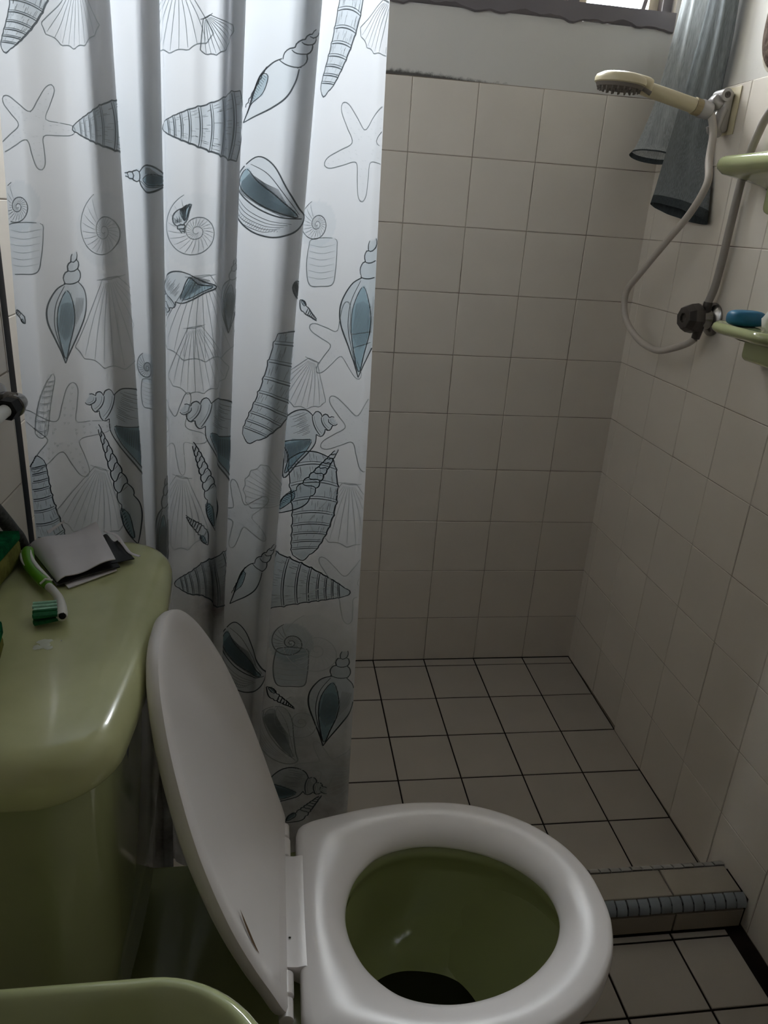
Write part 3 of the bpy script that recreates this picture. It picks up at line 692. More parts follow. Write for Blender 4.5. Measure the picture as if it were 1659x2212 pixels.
def m_spiral():
    S = []; th = np.linspace(0, 2 * np.pi * 2.6, 150); r = .03 * np.exp(th * .172); r = r / r[-1] * .5
    S.append((np.column_stack([.5 + r * np.cos(th + .6), r * np.sin(th + .6)]), 1.5, 1))
    for k in range(34):
        a = 2 * np.pi * 2.6 * (.42 + .58 * k / 34); ra = .5 * np.exp((a - th[-1]) * .172); rb = ra * np.exp(-2 * np.pi * .172)
        q = np.linspace(.05, .95, 8); rr_ = rb + (ra - rb) * q; S.append((np.column_stack([.5 + rr_ * np.cos(a + .6 + .18 * q), rr_ * np.sin(a + .6 + .18 * q)]), .8, .55))
    c = np.linspace(0, 2 * np.pi, 50); return S, [(np.column_stack([.5 + .49 * np.cos(c), .49 * np.sin(c)]), .55)]
def m_barrel():
    o = spline([[.0, -.38], [.20, -.46], [.70, -.44], [1.0, -.36], [1.04, .0], [1.0, .34], [.6, .46], [.15, .42], [.0, .3]], 60, True); S = [(o, 1.5, 1)]
    for k in range(6): x = .12 + .14 * k; S.append((spline([[x, -.40], [x + .06, 0], [x, .40]], 14), .6, .5))
    return S, [(o, .7)]
def m_star():
    P = []
    for k in range(5):
        a = k * 2 * np.pi / 5; c, s = np.cos(a), np.sin(a); R2 = lambda u, v: [.5 + u * c - v * s, u * s + v * c]
        P += [R2(.30, -.075), R2(.46, -.055), R2(.52, 0), R2(.46, .055), R2(.30, .075)]; P.append([.5 + .17 * np.cos(a + np.pi / 5), .17 * np.sin(a + np.pi / 5)])
    o = spline(P, 240, True); S = [(o, 1.5, 1)]; c2 = np.linspace(0, 2 * np.pi, 9)
    for k in range(5):
        a = k * 2 * np.pi / 5
        for r in (.12, .2, .27, .34, .41, .47):
            for sgn in ((0,) if r > .3 else (-1, 1)):
                x, y = .5 + r * np.cos(a + sgn * .16), r * np.sin(a + sgn * .16); S.append((np.column_stack([x + .013 * np.cos(c2), y + .013 * np.sin(c2)]), .9, .8))
    return S, [(o, .45)]
def m_scallop():
    a = np.linspace(-.95, .95, 90); r = 1 - .05 * np.abs(np.sin(a * 8.5)); e = np.column_stack([r * np.cos(a * .85), r * np.sin(a * .85) * .85])
    o = np.vstack([[[.0, -.10]], e, [[.0, .10]]]); S = [(np.vstack([o, o[:1]]), 1.4, 1)]
    for k in range(-4, 5): b = k * .185; S.append((spline([[.05, .02 * k], [.5 * np.cos(b * .9), .45 * np.sin(b)], [.95 * np.cos(b * .85), .82 * np.sin(b * .85)]], 16), .9, .7))
    S.append((np.array([[0, -.18], [0.02, .0], [0, .18]]), 1.2, 1)); return S, [(o, .35)]
GEN = dict(turret=m_turret, whelk=m_whelk, auger=m_auger, conch=m_conch, spindle=m_spindle, tulip=m_tulip, tun=m_tun, spiral=m_spiral, barrel=m_barrel, star=m_star, scallop=m_scallop)
def in_poly(P, x, y):
    P = np.asarray(P); x2 = np.roll(P[:, 0], -1); y2 = np.roll(P[:, 1], -1); ins = np.zeros(len(x), bool)
    for (xa, ya, xb, yb) in zip(P[:, 0], P[:, 1], x2, y2):
        if ya == yb: continue
        c = ((ya > y) != (yb > y)) & (x < (xb - xa) * (y - ya) / (yb - ya) + xa); ins ^= c
    return ins
# ---- build the curtain
CW, CHN = 300, 560
sg = np.linspace(0, CUR_S, CW); zg = np.linspace(CUR_Z0, CUR_Z1, CHN)
S2, Z2 = np.meshgrid(sg, zg); s1, z1 = S2.ravel(), Z2.ravel()
PV, _n = cur_frame(s1, z1)
CF = [(j * CW + i, j * CW + i + 1, (j + 1) * CW + i + 1, (j + 1) * CW + i) for j in range(CHN - 1) for i in range(CW - 1)]
base = np.array(lin((.87, .88, .895))); wash = np.tile(base, (len(s1), 1))
rw = np.random.RandomState(5)
for k in range(26):                                                # watery background clouds of the print
    cs, cz, rs, rz, am = rw.uniform(0, CUR_S), rw.uniform(.1, 1.9), rw.uniform(.03, .07), rw.uniform(.04, .12), rw.uniform(.04, .14)
    g_ = am * np.exp(-((s1 - cs) / rs) ** 2 - ((z1 - cz) / rz) ** 2); wash = wash * (1 - g_[:, None]) + np.array(lin((.62, .74, .80))) * g_[:, None]
MOTIFS = MOTIFS + [(m_[0], m_[1], m_[2] + .62) + m_[3:] for m_ in MOTIFS if 1.52 < m_[2] + .62 < 1.86]     # the print repeats up to the rod
rib_V, rib_F, rib_C = [], [], []
INK, PALE = np.array(lin((.05, .145, .20))), np.array(lin((.82, .85, .86)))
TEAL = np.array(lin((.20, .50, .58)))
for (kind, cs, cz, ax_, az_, bx_, bz_, tone) in MOTIFS:
    strokes, fills = GEN[kind]()
    A_, B_ = np.array([ax_, az_]), np.array([bx_, bz_]); Mi = np.linalg.inv(np.column_stack([A_, B_]))
    l = Mi @ np.vstack([s1 - cs, z1 - cz]); lx, ly = l[0] + .5, l[1]
    near = (np.abs(lx - .5) < .75) & (np.abs(ly) < .8); idx = np.where(near)[0]
    for poly, st_ in fills:
        hit = idx[in_poly(poly, lx[idx], ly[idx])]
        k_ = min(1.0, st_ * tone * (.95 if tone > .5 else .6)); tint = TEAL * .55 + np.array(lin((.42, .56, .62))) * .45 if st_ > .75 else np.array(lin((.50, .63, .69)))
        wash[hit] = wash[hit] * (1 - k_ * .8) + tint * k_ * .8
    Lm = float(np.hypot(*A_))
    colr = PALE * (1 - tone) ** .8 + INK * (1 - (1 - tone) ** .8)
    for pts, wd, ik in strokes:
        p = np.asarray(pts, float); q = np.column_stack([cs + (p[:, 0] - .5) * ax_ + p[:, 1] * bx_, cz + (p[:, 0] - .5) * az_ + p[:, 1] * bz_])
        d = np.concatenate([[0], np.cumsum(np.hypot(*np.diff(q, axis=0).T))])
        if d[-1] < .0012: continue
        nn = max(2, int(d[-1] / .0035) + 1); t = np.linspace(0, d[-1], nn); q = np.column_stack([np.interp(t, d, q[:, 0]), np.interp(t, d, q[:, 1])])
        ok = (q[:, 0] > .001) & (q[:, 0] < CUR_S - .001) & (q[:, 1] > CUR_Z0) & (q[:, 1] < CUR_Z1)
        tg = np.gradient(q, axis=0); tg /= np.hypot(*tg.T)[:, None] + 1e-12; nm = np.column_stack([-tg[:, 1], tg[:, 0]])
        taper = .55 + .45 * np.sin(np.pi * np.linspace(.08, .92, nn)); hwid = (wd * (.00060 if tone > .5 else .00050) * taper)[:, None]
        a = q + nm * hwid; b = q - nm * hwid
        pa, na = cur_frame(a[:, 0], a[:, 1]); pb, nb = cur_frame(b[:, 0], b[:, 1]); pa = pa + na * .0007; pb = pb + nb * .0007
        b0 = len(rib_V); cc = colr * ik + (PALE if tone < .5 else base * .75) * (1 - ik)
        for i in range(nn): rib_V += [tuple(pa[i]), tuple(pb[i])]; rib_C += [cc, cc]
        for i in range(nn - 1):
            if ok[i] and ok[i + 1]: rib_F.append((b0 + 2 * i, b0 + 2 * i + 1, b0 + 2 * i + 3, b0 + 2 * i + 2))
cur = thing('shower_curtain', 'white shower curtain printed with blue sea shells hanging in loose folds', 'shower curtain', (-1.0, CUR_YC, CUR_Z0))
def colour_attr(o, name, C):
    at = o.data.color_attributes.new(name, 'FLOAT_COLOR', 'POINT'); C = np.asarray(C, float)
    at.data.foreach_set('color', np.column_stack([C, np.ones(len(C))]).astype(np.float32).ravel())
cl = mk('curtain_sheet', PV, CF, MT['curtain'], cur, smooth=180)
colour_attr(cl, 'print_colour', wash)
gr = np.clip((.85 - z1) / .70, 0, 1) ** 1.3 * .55  # browner downward: real dirt plus painted fall-off of light
for cs, cz, rs, rz, am in ((.40, .62, .05, .07, .85), (.28, .71, .05, .04, .6), (.43, .55, .03, .06, .55), (.52, .50, .04, .10, .3), (.60, .40, .05, .12, .35), (.78, .25, .03, .15, .4), (.16, .22, .22, .26, .95), (.36, .30, .10, .22, .8)):  # stain spots; the closing pair paints the shade behind the cistern
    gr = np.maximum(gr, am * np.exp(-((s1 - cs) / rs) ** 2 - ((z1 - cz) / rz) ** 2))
colour_attr(cl, 'dirt_and_shade', np.column_stack([gr, gr, gr]))
pr = mk('shell_print', rib_V, rib_F, MT['ink'], cl, smooth=180); colour_attr(pr, 'print_colour', rib_C); tag(pr, kind='stuff')
rod = thing('curtain_rod', 'metal rod across the shower carrying the shell curtain', 'rod', (-.62, CUR_YC, 1.965))
mk('bar', *tube([(LXS + .004, CUR_YC, 1.965), (-.005, CUR_YC, 1.965)], .0125, 18), MT['rod'], rod)
for x in (LXS + .004, -.006): mk('end_flange', *lathe([(.012, -.004), (.028, -.004), (.028, .004), (.012, .004)], (x, CUR_YC, 1.965), (1, 0, 0), 24), MT['rod'], rod)
for k in range(8):
    p = cur_point(CUR_S * (k + .5) / 8, CUR_Z1 - .012)[0]; c = np.linspace(0, 2 * np.pi, 25)
    mk('curtain_ring', *tube([(p[0], CUR_YC + .026 * math.cos(t) * .7, 1.955 + .030 * math.sin(t)) for t in c], .0022, 8, caps=False), MT['brush_w'], cur)
# ================================================================== TOILET
TY = -1.143; HX = -.859; ZS = .36                       # centre line, back edge of the seat, top of the seat
toi = thing('toilet', 'green ceramic toilet with cistern, white seat down and white lid up', 'toilet', (-.95, TY, DZ))
def plan(P2): return np.column_stack([HX + P2[:, 0], TY + P2[:, 1]])
CEN = (.205, 0)
seat_o = polar([(.414, 0), (.409, .045), (.386, .096), (.340, .143), (.272, .177), (.195, .188), (.120, .183), (.055, .170), (.018, .160), (.004, .150), (.0, .135), (.0, .07), (.0, .0)], CEN, 168)
hole = polar([(.350, 0), (.344, .032), (.320, .067), (.278, .098), (.225, .117), (.172, .121), (.122, .107), (.086, .074), (.068, .037), (.062, 0)], CEN, 168)
prof = [(.05, -.034), (.006, -.031), (0, -.024), (0, -.014), (.012, -.0065), (.05, -.002), (.13, .0002), (.36, .0006), (.50, -.0006), (.66, -.0035), (.79, -.0075), (.89, -.0130), (.96, -.0185), (.995, -.0230), (1.0, -.026), (.97, -.030), (.90, -.032)]
rings = [ring(plan(seat_o + (hole - seat_o) * q), ZS + dz) for q, dz in prof]
seat = mk('seat', *loft(rings, True, (False, False), True), MT['white'], toi, smooth=60)
# tab of the seat that reaches back to the hinge axis, with its barrel
AX, AZ = -.8765, .352
tabp = [(HX + .020, ZS - .0045), (HX + .006, ZS + .0005), (HX - .004, ZS - .001), (AX + .002, AZ + .0085)] + [(AX + .0085 * math.cos(t), AZ + .0085 * math.sin(t)) for t in np.linspace(H, 3 * H, 9)] + [(HX + .0, ZS - .030), (HX + .020, ZS - .032)]
def extr(pf, y0, y1, n=2): return loft([[(x, y, z) for x, z in pf] for y in np.linspace(y0, y1, n)], True, (True, True))
mk('hinge_tab', *extr(tabp, TY - .074, TY + .093), MT['white'], seat, smooth=50)
mk('speck', *lathe([(.0016, 0), (.0008, .0006)], (HX - .012, TY - .035, AZ + .0090), (0, .2, 1), 7), MT['speck'], seat)
# lid, raised and leaning back against the cistern
LA = math.radians(17.3); lv = Vector((-math.sin(LA), 0, math.cos(LA))); ln = Vector((math.cos(LA), 0, math.sin(LA)))
LO = Vector((-.8735, TY, .352))
lid_h = [(.456, 0), (.451, .042), (.426, .088), (.374, .133), (.300, .167), (.212, .179), (.130, .174), (.062, .163), (.022, .157), (.004, .150), (.0, .138), (0, .07), (0, 0)]
lid_o = polar(lid_h, (.2, 0), 168)
def lidp(P2, d): return [tuple(LO + lv * float(u) + Vector((0, float(y) + .024 - .07 * float(u), 0)) + ln * d) for u, y in P2]   # the loose lid sits a little skewed
li = lambda d: inset(lid_o, d)
rings = [lidp(li(.030), -.0015), lidp(li(.022), 0.0), lidp(li(.006), 0.0015), lidp(li(.001), -.0005), lidp(li(0), -.004), lidp(li(0), -.009), lidp(li(.002), -.013), lidp(li(.009), -.0165), lidp(li(.04), -.019), lidp(li(.09), -.020)]
lid = mk('seat_lid', *loft(rings, True, (True, True)), MT['white'], toi, smooth=50)
for y0, y1 in ((TY - .106, TY - .077), (TY + .096, TY + .128)):
    mk('hinge_knuckle', *lathe([(.0085, 0), (.0095, .001), (.0095, y1 - y0 - .001), (.0085, y1 - y0)], (AX, y0, AZ), (0, 1, 0), 20), MT['white'], lid, smooth=40)
for y0, y1 in ((TY - .134, TY - .109), (TY + .131, TY + .156)):
    mk('hinge_bolt', *join(lathe([(.007, 0), (.0085, .001), (.0085, y1 - y0 - .001), (.007, y1 - y0)], (AX, y0, AZ), (0, 1, 0), 20), box(AX - .007, AX + .007, y0 + .002, y1 - .002, .318, AZ)), MT['white'], toi, smooth=40)
# crack in the lid
def lp(u, y, d=.0019): return tuple(LO + lv * u + Vector((0, y, 0)) + ln * d)
ck = [(.180, -.1290, .0), (.168, -.1310, .0020), (.152, -.1325, .0028), (.138, -.1335, .0028), (.125, -.1330, .0018), (.112, -.1310, 0)]
mk('crack', [lp(u, y + h, .0004) for u, y, h in ck] + [lp(u, y - h, .0004) for u, y, h in ck], [(i, i + 1, len(ck) + i + 1, len(ck) + i) for i in range(len(ck) - 1)], MT['scratch'], lid, smooth=0)
mk('speck', *lathe([(.0018, 0), (.0008, .0005)], lp(.012, .020, -.0004), tuple(ln), 6), MT['speck'], lid)
# bowl
rim_o = polar([(.398, 0), (.392, .045), (.368, .092), (.322, .134), (.260, .163), (.190, .174), (.110, .168), (.03, .150), (-.06, .135), (-.16, .130), (-.27, .128), (-.300, .112), (-.305, .06), (-.305, 0)], (.1, 0), 168)
def bowl_lvl(k, u0, u1, hw): 
    return polar([(u1, 0), (u1 - .02, hw * .42), (u1 - .075, hw * .78), (u1 - .15, hw * .97), (u1 - .22, hw), (u0 + .2, hw * .96), (u0 + .10, hw * .92), (u0 + .02, hw * .88), (u0, hw * .6), (u0, 0)], ((u0 + u1) / 2, 0), 168)
hole_b = polar([(.372, 0), (.362, .040), (.335, .082), (.290, .116), (.230, .134), (.172, .138), (.118, .122), (.078, .086), (.058, .044), (.052, 0)], CEN, 168)
scale = lambda P, k, c=(.21, 0), dx=0: (np.asarray(P) - c) * k + c + np.array([dx, 0])
rings = [ring(plan(bowl_lvl(0, -.29, .20, .118)), DZ), ring(plan(bowl_lvl(0, -.285, .195, .110)), .03), ring(plan(bowl_lvl(0, -.285, .250, .122)), .10), ring(plan(bowl_lvl(0, -.29, .325, .146)), .18),
         ring(plan(bowl_lvl(0, -.295, .355, .152)), .245), ring(plan(scale(rim_o, .955, (.05, 0))), .285), ring(plan(rim_o), .302), ring(plan(rim_o), .314), ring(plan(inset(rim_o, .005)), .3195), ring(plan(inset(rim_o, .016)), .3205)]
# the outlines run round different centres but start on the same axis, so the quads stay regular
rings += [ring(plan(hole_b), .3200), ring(plan(inset(hole_b, .006)), .3165), ring(plan(inset(hole_b, .008)), .300), ring(plan(inset(hole_b, -.004)), .290), ring(plan(inset(hole_b, -.002)), .265),
          ring(plan(scale(hole_b, .98, dx=-.002)), .235), ring(plan(scale(hole_b, .93, dx=-.006)), .200), ring(plan(scale(hole_b, .84, dx=-.012)), .165), ring(plan(scale(hole_b, .66, dx=-.022)), .130), ring(plan(scale(hole_b, .45, dx=-.035)), .108), ring(plan(scale(hole_b, .30, dx=-.045)), .085)]
bowl = mk('bowl', *loft(rings, True, (True, True)), MT['green'], toi, smooth=60)
wt = scale(hole_b, .60, dx=-.026); mk('water', *loft([ring(plan(wt), .1240), ring(plan(scale(wt, .5)), .1241)], True, (False, True)), MT['water'], bowl, smooth=60)
# cistern
tk = [(.395, .030), (.40, .022), (.50, .012), (.62, .004), (.742, 0)]
rings = [ring(rrect(-1.218, -1.042 - d * .6, TY - .196 + d, TY + .196 - d, .05, bow=.012), z) for z, d in tk]
tank = mk('cistern', *loft(rings, True, (True, True)), MT['green'], toi, smooth=60)
mk('cistern_neck', *loft([ring(rrect(-1.19, -1.07, TY - .10, TY + .10, .04), z) for z in (.30, .40)], True, (True, True)), MT['green'], tank, smooth=60)
lo = rrect(-1.230, -1.030, TY - .212, TY + .246, .062, bow=.013)
rings = [ring(inset(lo, .012), .741), ring(inset(lo, .003), .7385), ring(lo, .743), ring(lo, .757), ring(inset(lo, .003), .767), ring(inset(lo, .009), .7745), ring(inset(lo, .018), .7795), ring(inset(lo, .032), .7825), ring(inset(lo, .050), .7838)] + [np.column_stack([np.array([-1.13, TY + .017]) + (inset(lo, .050) - np.array([-1.13, TY + .017])) * k, np.full(len(lo), .7838 + .0004 * (1 - k ** 2))]) for k in (.8, .5, .2)]
tl = mk('cistern_lid', *loft(rings, True, (True, True)), MT['green_lid'], toi, smooth=70)
ZL = .7842
V, F = [], []
for (x, y, r_, sd) in ((-1.120, -1.171, .0075, 1), (-1.124, -1.180, .0050, 2), (-1.113, -1.181, .0045, 4), (-1.118, -1.177, .0050, 5), (-1.105, -1.168, .0011, 6)):
    rr_ = random.Random(sd); n_ = 14; b = len(V); V.append((x, y, ZL + .0012))
    for q in range(n_): a_ = q * 6.283 / n_; k_ = rr_.uniform(.65, 1.2); V.append((x + r_ * k_ * math.cos(a_), y + r_ * k_ * math.sin(a_), ZL + .0002))
    F += [(b, b + 1 + q, b + 1 + (q + 1) % n_) for q in range(n_)]
mk('dried_smear', V, F, MT['paste'], tl, smooth=60)
sx0, sy0, sz0 = -1.0305, TY - .105, .716
mk('sticker', [(sx0, sy0, sz0 + .013), (sx0 - .0004, sy0 - .0075, sz0 - .001), (sx0 - .001, sy0 - .001, sz0 - .014), (sx0 - .0002, sy0 + .0065, sz0)], [(0, 1, 2, 3)], MT['sticker'], tank, smooth=0)
# ================================================================== THINGS ON THE CISTERN LID
# folded pouch, torn open
po = thing('pouch', 'torn grey pouch with black inside lying on the green cistern lid', 'pouch', (-1.13, -.985, ZL))
TLc, TRc, BRc, BLc = np.array((-1.201, -.943, .010)), np.array((-1.124, -.912, .019)), np.array((-1.082, -1.008, .014)), np.array((-1.138, -1.052, .011))
def sheet(c, zf, n=14, thick=.0012, twist=0):
    G = []
    for j in range(n + 1):
        for i in range(n + 1):
            u, v = i / n, j / n; p = c[0] * (1-u)*(1-v) + c[1] * u*(1-v) + c[2] * u*v + c[3] * (1-u)*v; G.append((p[0], p[1], ZL + p[2] + zf(u, v)))
    m_ = n + 1; V = G + [(x, y, z - thick) for x, y, z in G]; k = len(G); F = []
    for j in range(n):
        for i in range(n):
            a = j * m_ + i; F.append((a, a + m_, a + m_ + 1, a + 1)); F.append((k + a, k + a + 1, k + a + m_ + 1, k + a + m_))
    ed = [i for i in range(m_)] + [j * m_ + n for j in range(1, m_)] + [n * m_ + i for i in range(n - 1, -1, -1)] + [j * m_ for j in range(n - 1, 0, -1)]
    for q in range(len(ed)): a, b = ed[q], ed[(q + 1) % len(ed)]; F.append((a, b, k + b, k + a))
    return V, F
mk('front_sheet', *sheet((TLc, TRc, BRc, BLc), lambda u, v: .0035 * math.sin(3.1 * u) * math.sin(3.1 * v) + .0022 * math.sin(7 * u + 2 * v) + (.010 * max(0, u - .6) * max(0, .35 - v) * 4) - .006 * max(0, .12 - u) * 8 - .003 * max(0, .10 - v) * 10), MT['pouch'], po, smooth=60)
dn = np.array((.002, -.004, -.007))
mk('inside_sheet', *sheet((TLc + (.004, -.004, -.005), TRc + (.006, -.006, -.010), BRc + (.005, -.002, -.0085), BLc + (.001, -.0055, -.006)), lambda u, v: .0015 * math.sin(3.1 * u)), MT['pouch_in'], po, smooth=60)
mk('back_sheet', *sheet((TLc + (.006, -.006, -.0072), TRc + (.008, -.008, -.0150), BRc + (.002, -.006, -.0110), BLc + (.014, -.0065, -.0085)), lambda u, v: 0.0), MT['pouch'], po, smooth=60)
fl0 = [np.array((-1.112, -.934, .012)), np.array((-1.092, -.944, .012)), np.array((-1.064, -.988, .006)), np.array((-1.088, -1.004, .007))]
mk('torn_flap', *sheet(fl0, lambda u, v: .004 * math.sin(6 * u) * (1 - v)), MT['pouch_in'], po, smooth=60)
mk('flap_edge', *tube(spline([(-1.110, -.928, ZL + .016), (-1.094, -.940, ZL + .016), (-1.081, -.960, ZL + .011), (-1.071, -.976, ZL + .008), (-1.058, -.986, ZL + .008)], 24), [.0022] * 25, 8, flat=.35), MT['pouch'], po)
mk('corner_tear', *sheet([np.array((-1.180, -.930, .017)), np.array((-1.163, -.914, .025)), np.array((-1.161, -.918, .026)), np.array((-1.176, -.936, .017))], lambda u, v: 0, 3), MT['pouch'], po)
# toothbrush
tb = thing('toothbrush', 'lime green and white toothbrush lying on the green cistern lid', 'toothbrush', (-1.15, -1.06, ZL))
hp = spline([(-1.1925, -.966, ZL + .0085), (-1.1885, -.985, ZL + .0090), (-1.1800, -1.008, ZL + .0085), (-1.1670, -1.032, ZL + .0095), (-1.1510, -1.054, ZL + .0085), (-1.1420, -1.068, ZL + .0090)], 40)
rr = np.interp(np.linspace(0, 1, len(hp)), [0, .06, .2, .42, .62, .82, 1], [.0035, .0068, .0078, .0074, .0066, .0072, .0045])
hd = mk('handle', *tube(hp, rr, 16, flat=.85), MT['brush_g'], tb, smooth=60)
def stripe(P, off, r0, r1):
    P = np.asarray(P) + np.asarray(off); return tube(P, r0 + (r1 - r0) * np.sin(np.pi * np.linspace(0.02, .98, len(P))), 10, flat=.5)
mk('white_stripe', *stripe(hp[8:36], (.0030, .0030, .0050), .0012, .0026), MT['brush_w'], hd, smooth=60)
mk('white_stripe', *stripe(hp[4:20], (-.0052, -.0025, .0028), .0010, .0026), MT['brush_w'], hd, smooth=60)
mk('white_stripe', *tube([tuple(np.array(hp[-5]) + d) for d in ((-.006, -.004, .003), (-.001, -.001, .0075), (.005, .003, .004))], .0013, 8), MT['brush_w'], hd)
npth = spline([tuple(hp[-1]), (-1.1340, -1.0800, ZL + .0098), (-1.1240, -1.0980, ZL + .0108), (-1.1170, -1.1160, ZL + .0112), (-1.1120, -1.1330, ZL + .0110), (-1.1105, -1.1400, ZL + .0105)], 40)
rn = np.interp(np.linspace(0, 1, len(npth)), [0, .3, .55, .75, .95, 1], [.0046, .0044, .0050, .0056, .0054, .0030])
nk = mk('neck', *tube(npth, rn, 14), MT['brush_w'], tb, smooth=60)
mk('worn_tip', *lathe([(.0038, 0), (.0030, .0015), (.0015, .0022)], (-1.1098, -1.1396, ZL + .0125), (.35, -.8, .45), 12), MT['speck'], nk)
for k in range(7):                                     # tufts pointing to the wall side
    b0 = npth[int(len(npth) * (.56 + .062 * k))]; mt_ = MT['brist_m'] if k < 3 else MT['brist_g']
    for h_ in (-1, 1):
        c0 = Vector(b0) + Vector((-.004, 0, h_ * .0026)); c1 = c0 + Vector((-.0225 - .001 * (k % 2), -.0035, -.0008 if h_ > 0 else -.0030))
        mk('tuft', *tube([tuple(c0), tuple((c0 + c1) / 2), tuple(c1)], [.0019, .0021, .0024], 8), mt_, tb)
# scouring sponges
def sponge(loc, rz, rx, ry, sz, label, layer=.35):
    t = thing('scouring_sponge', label, 'sponge', loc)
    Mx = Matrix.Rotation(rz, 3, 'Z') @ Matrix.Rotation(ry, 3, 'Y') @ Matrix.Rotation(rx, 3, 'X')
    g0 = Mx @ Vector((0, 0, sz[2] * (.5 - layer / 2))); y0_ = Mx @ Vector((0, 0, -sz[2] * layer / 2))
    mk('scouring_layer', *rbox(Vector(loc) + g0, (sz[0], sz[1], sz[2] * layer), .002, 2, Mx), MT['sponge_g'], t, smooth=40)
    mk('foam_block', *rbox(Vector(loc) + y0_, (sz[0] * .985, sz[1] * .985, sz[2] * (1 - layer)), .004, 2, Mx), MT['sponge_y'], t, smooth=40)
    return t
sponge((-1.2150, -1.028, ZL + .0195), math.radians(-92), math.radians(2), math.radians(0), (.100, .036, .037), 'green and yellow scouring sponge tilted behind the toothbrush handle', .3)
sponge((-1.1860, -1.200, ZL + .0150), math.radians(10), 0, 0, (.070, .034, .029), 'dark green sponge corner at the left edge of the cistern lid', .5)
# ================================================================== LEFT WALL FITTINGS
vy, vz = -.930, .960; vx = -1.207
av = thing('angle_valve', 'black and chrome pipe union on the left wall above the cistern', 'valve', (LXD, vy, vz))
mk('union_nut', *lathe([(.0100, 0), (.0130, .002), (.0130, .020), (.0100, .022)], (vx, vy - .016, vz), (0.1, 1, 0), 6), MT['black'], av, smooth=20)
mk('nut_collar', *lathe([(.012, 0), (.0135, .001), (.0135, .005), (.012, .006)], (vx + .002, vy + .006, vz), (0.1, 1, 0), 24), MT['chrome'], av, smooth=40)
mk('feed_pipe', *tube([(vx, vy - .090, vz - .001), (vx, vy - .014, vz)], .0075, 18), MT['brush_w'], av, smooth=40)
mk('pipe_bend', *tube(spline([(vx, vy - .088, vz - .001), (vx, vy - .108, vz), (vx - .010, vy - .118, vz), (LXD + .005, vy - .120, vz)], 14), .0078, 16), MT['brush_w'], av, smooth=40)
mk('elbow', *tube(spline([(vx + .002, vy + .008, vz), (vx + .003, vy + .028, vz), (vx - .006, vy + .040, vz), (LXD + .004, vy + .042, vz)], 18), .0095, 18), MT['chrome'], av, smooth=40)
mk('wall_flange', *lathe([(.010, 0), (.020, .001), (.018, .004), (.010, .006)], (LXD + .005, vy + .042, vz), (1, 0, 0), 24), MT['chrome'], av, smooth=40)
bh = mk('braided_hose', *tube(spline([(LXD + .006, -1.195, .990), (-1.214, -1.160, .985), (-1.214, -1.075, .928), (-1.213, -1.010, .868), (-1.214, -.955, .815), (-1.217, -.915, .775), (-1.218, -.885, .70), (-1.215, -.878, .55), (-1.20, -.90, .42)], 70), .0085, 14), MT['braid'], smooth=60)
tag(bh, 'dark grey braided hose slanting down the left wall behind the cistern', 'hose')
# ================================================================== WASH BASIN
ba = thing('wash_basin', 'green ceramic wash basin whose rounded front corner shows at the bottom', 'basin', (-1.06, -1.70, DZ))
bo = rrect(LXD + .008, -.893, -1.945, -1.468, .085, n=14, bow=.012)
ZB = .700
prof = [(.085, -.19), (.055, -.185), (.030, -.15), (.012, -.08), (.002, -.03), (0, -.014), (.0015, -.006), (.005, -.0015), (.0085, 0), (.0125, -.0015), (.018, -.007), (.030, -.022), (.046, -.050), (.062, -.085), (.082, -.112), (.110, -.128), (.140, -.133)]
basin = mk('bowl', *loft([ring(inset(bo, d), ZB + z) for d, z in prof], True, (True, True)), MT['green'], ba, smooth=70)
mk('drain', *lathe([(.022, 0), (.021, .003), (.012, .0035), (.010, .0005)], (-1.06, -1.705, ZB - .1335), (0, 0, 1), 28), MT['chrome'], basin, smooth=40)
mk('pedestal', *loft([ring(rrect(-1.20, -.99, -1.80, -1.61, .06), ZB - .185), ring(rrect(-1.18, -1.01, -1.785, -1.625, .06), ZB - .26), ring(rrect(-1.18, -1.02, -1.78, -1.63, .06), .10), ring(rrect(-1.20, -1.0, -1.80, -1.61, .06), DZ)], True, (True, True)), MT['green'], ba, smooth=60)
# ================================================================== SHOWER FITTINGS ON THE RIGHT WALL
WX = -.0065                                            # face of the wall tiles
sb = thing('shower_bracket', 'grey plastic handset bracket with hook on an off-white plate high on the right wall', 'shower bracket', (WX, -.285, 1.435))
mk('adhesive_plate', *rbox((WX - .0012, -.283, 1.436), (.0024, .058, .085), .0011, 2), MT['cream'], sb, smooth=40)
def extrude_x(poly, x0, x1, bev=.0):
    return loft([[(x0, y, z) for y, z in poly], [(x1, y, z) for y, z in poly]], True, (True, True))
body = mk('bracket_body', *rbox((WX - .013, -.283, 1.434), (.020, .026, .074), .006, 3), MT['satin'], sb, smooth=40)
mk('pivot', *lathe([(.008, 0), (.0115, .001), (.0115, .037), (.008, .038)], (WX - .022, -.302, 1.462), (0, 1, 0), 26), MT['satin'], sb, smooth=40)
mk('pivot_screw', *lathe([(.0060, 0), (.0058, .0014), (.0040, .0014), (.0038, .0006), (.0022, .0006), (.0018, .0016)], (WX - .022, -.302, 1.462), (0, -1, 0), 20), MT['darkchrome'], sb, smooth=30)
mk('arm', *join(rbox((WX - .033, -.283, 1.450), (.026, .024, .018), .005, 3, Matrix.Rotation(math.radians(40), 3, 'Y'))), MT['satin'], sb, smooth=40)
hx0 = Vector((-.062, -.292, 1.4335)); hdir = Vector((-.225, -.012, .043)).normalized()
mk('handset_socket', *lathe([(.0125, 0), (.0150, .002), (.0168, .022), (.0155, .025)], tuple(hx0 - hdir * .010), tuple(hdir), 26), MT['satin'], sb, smooth=40)
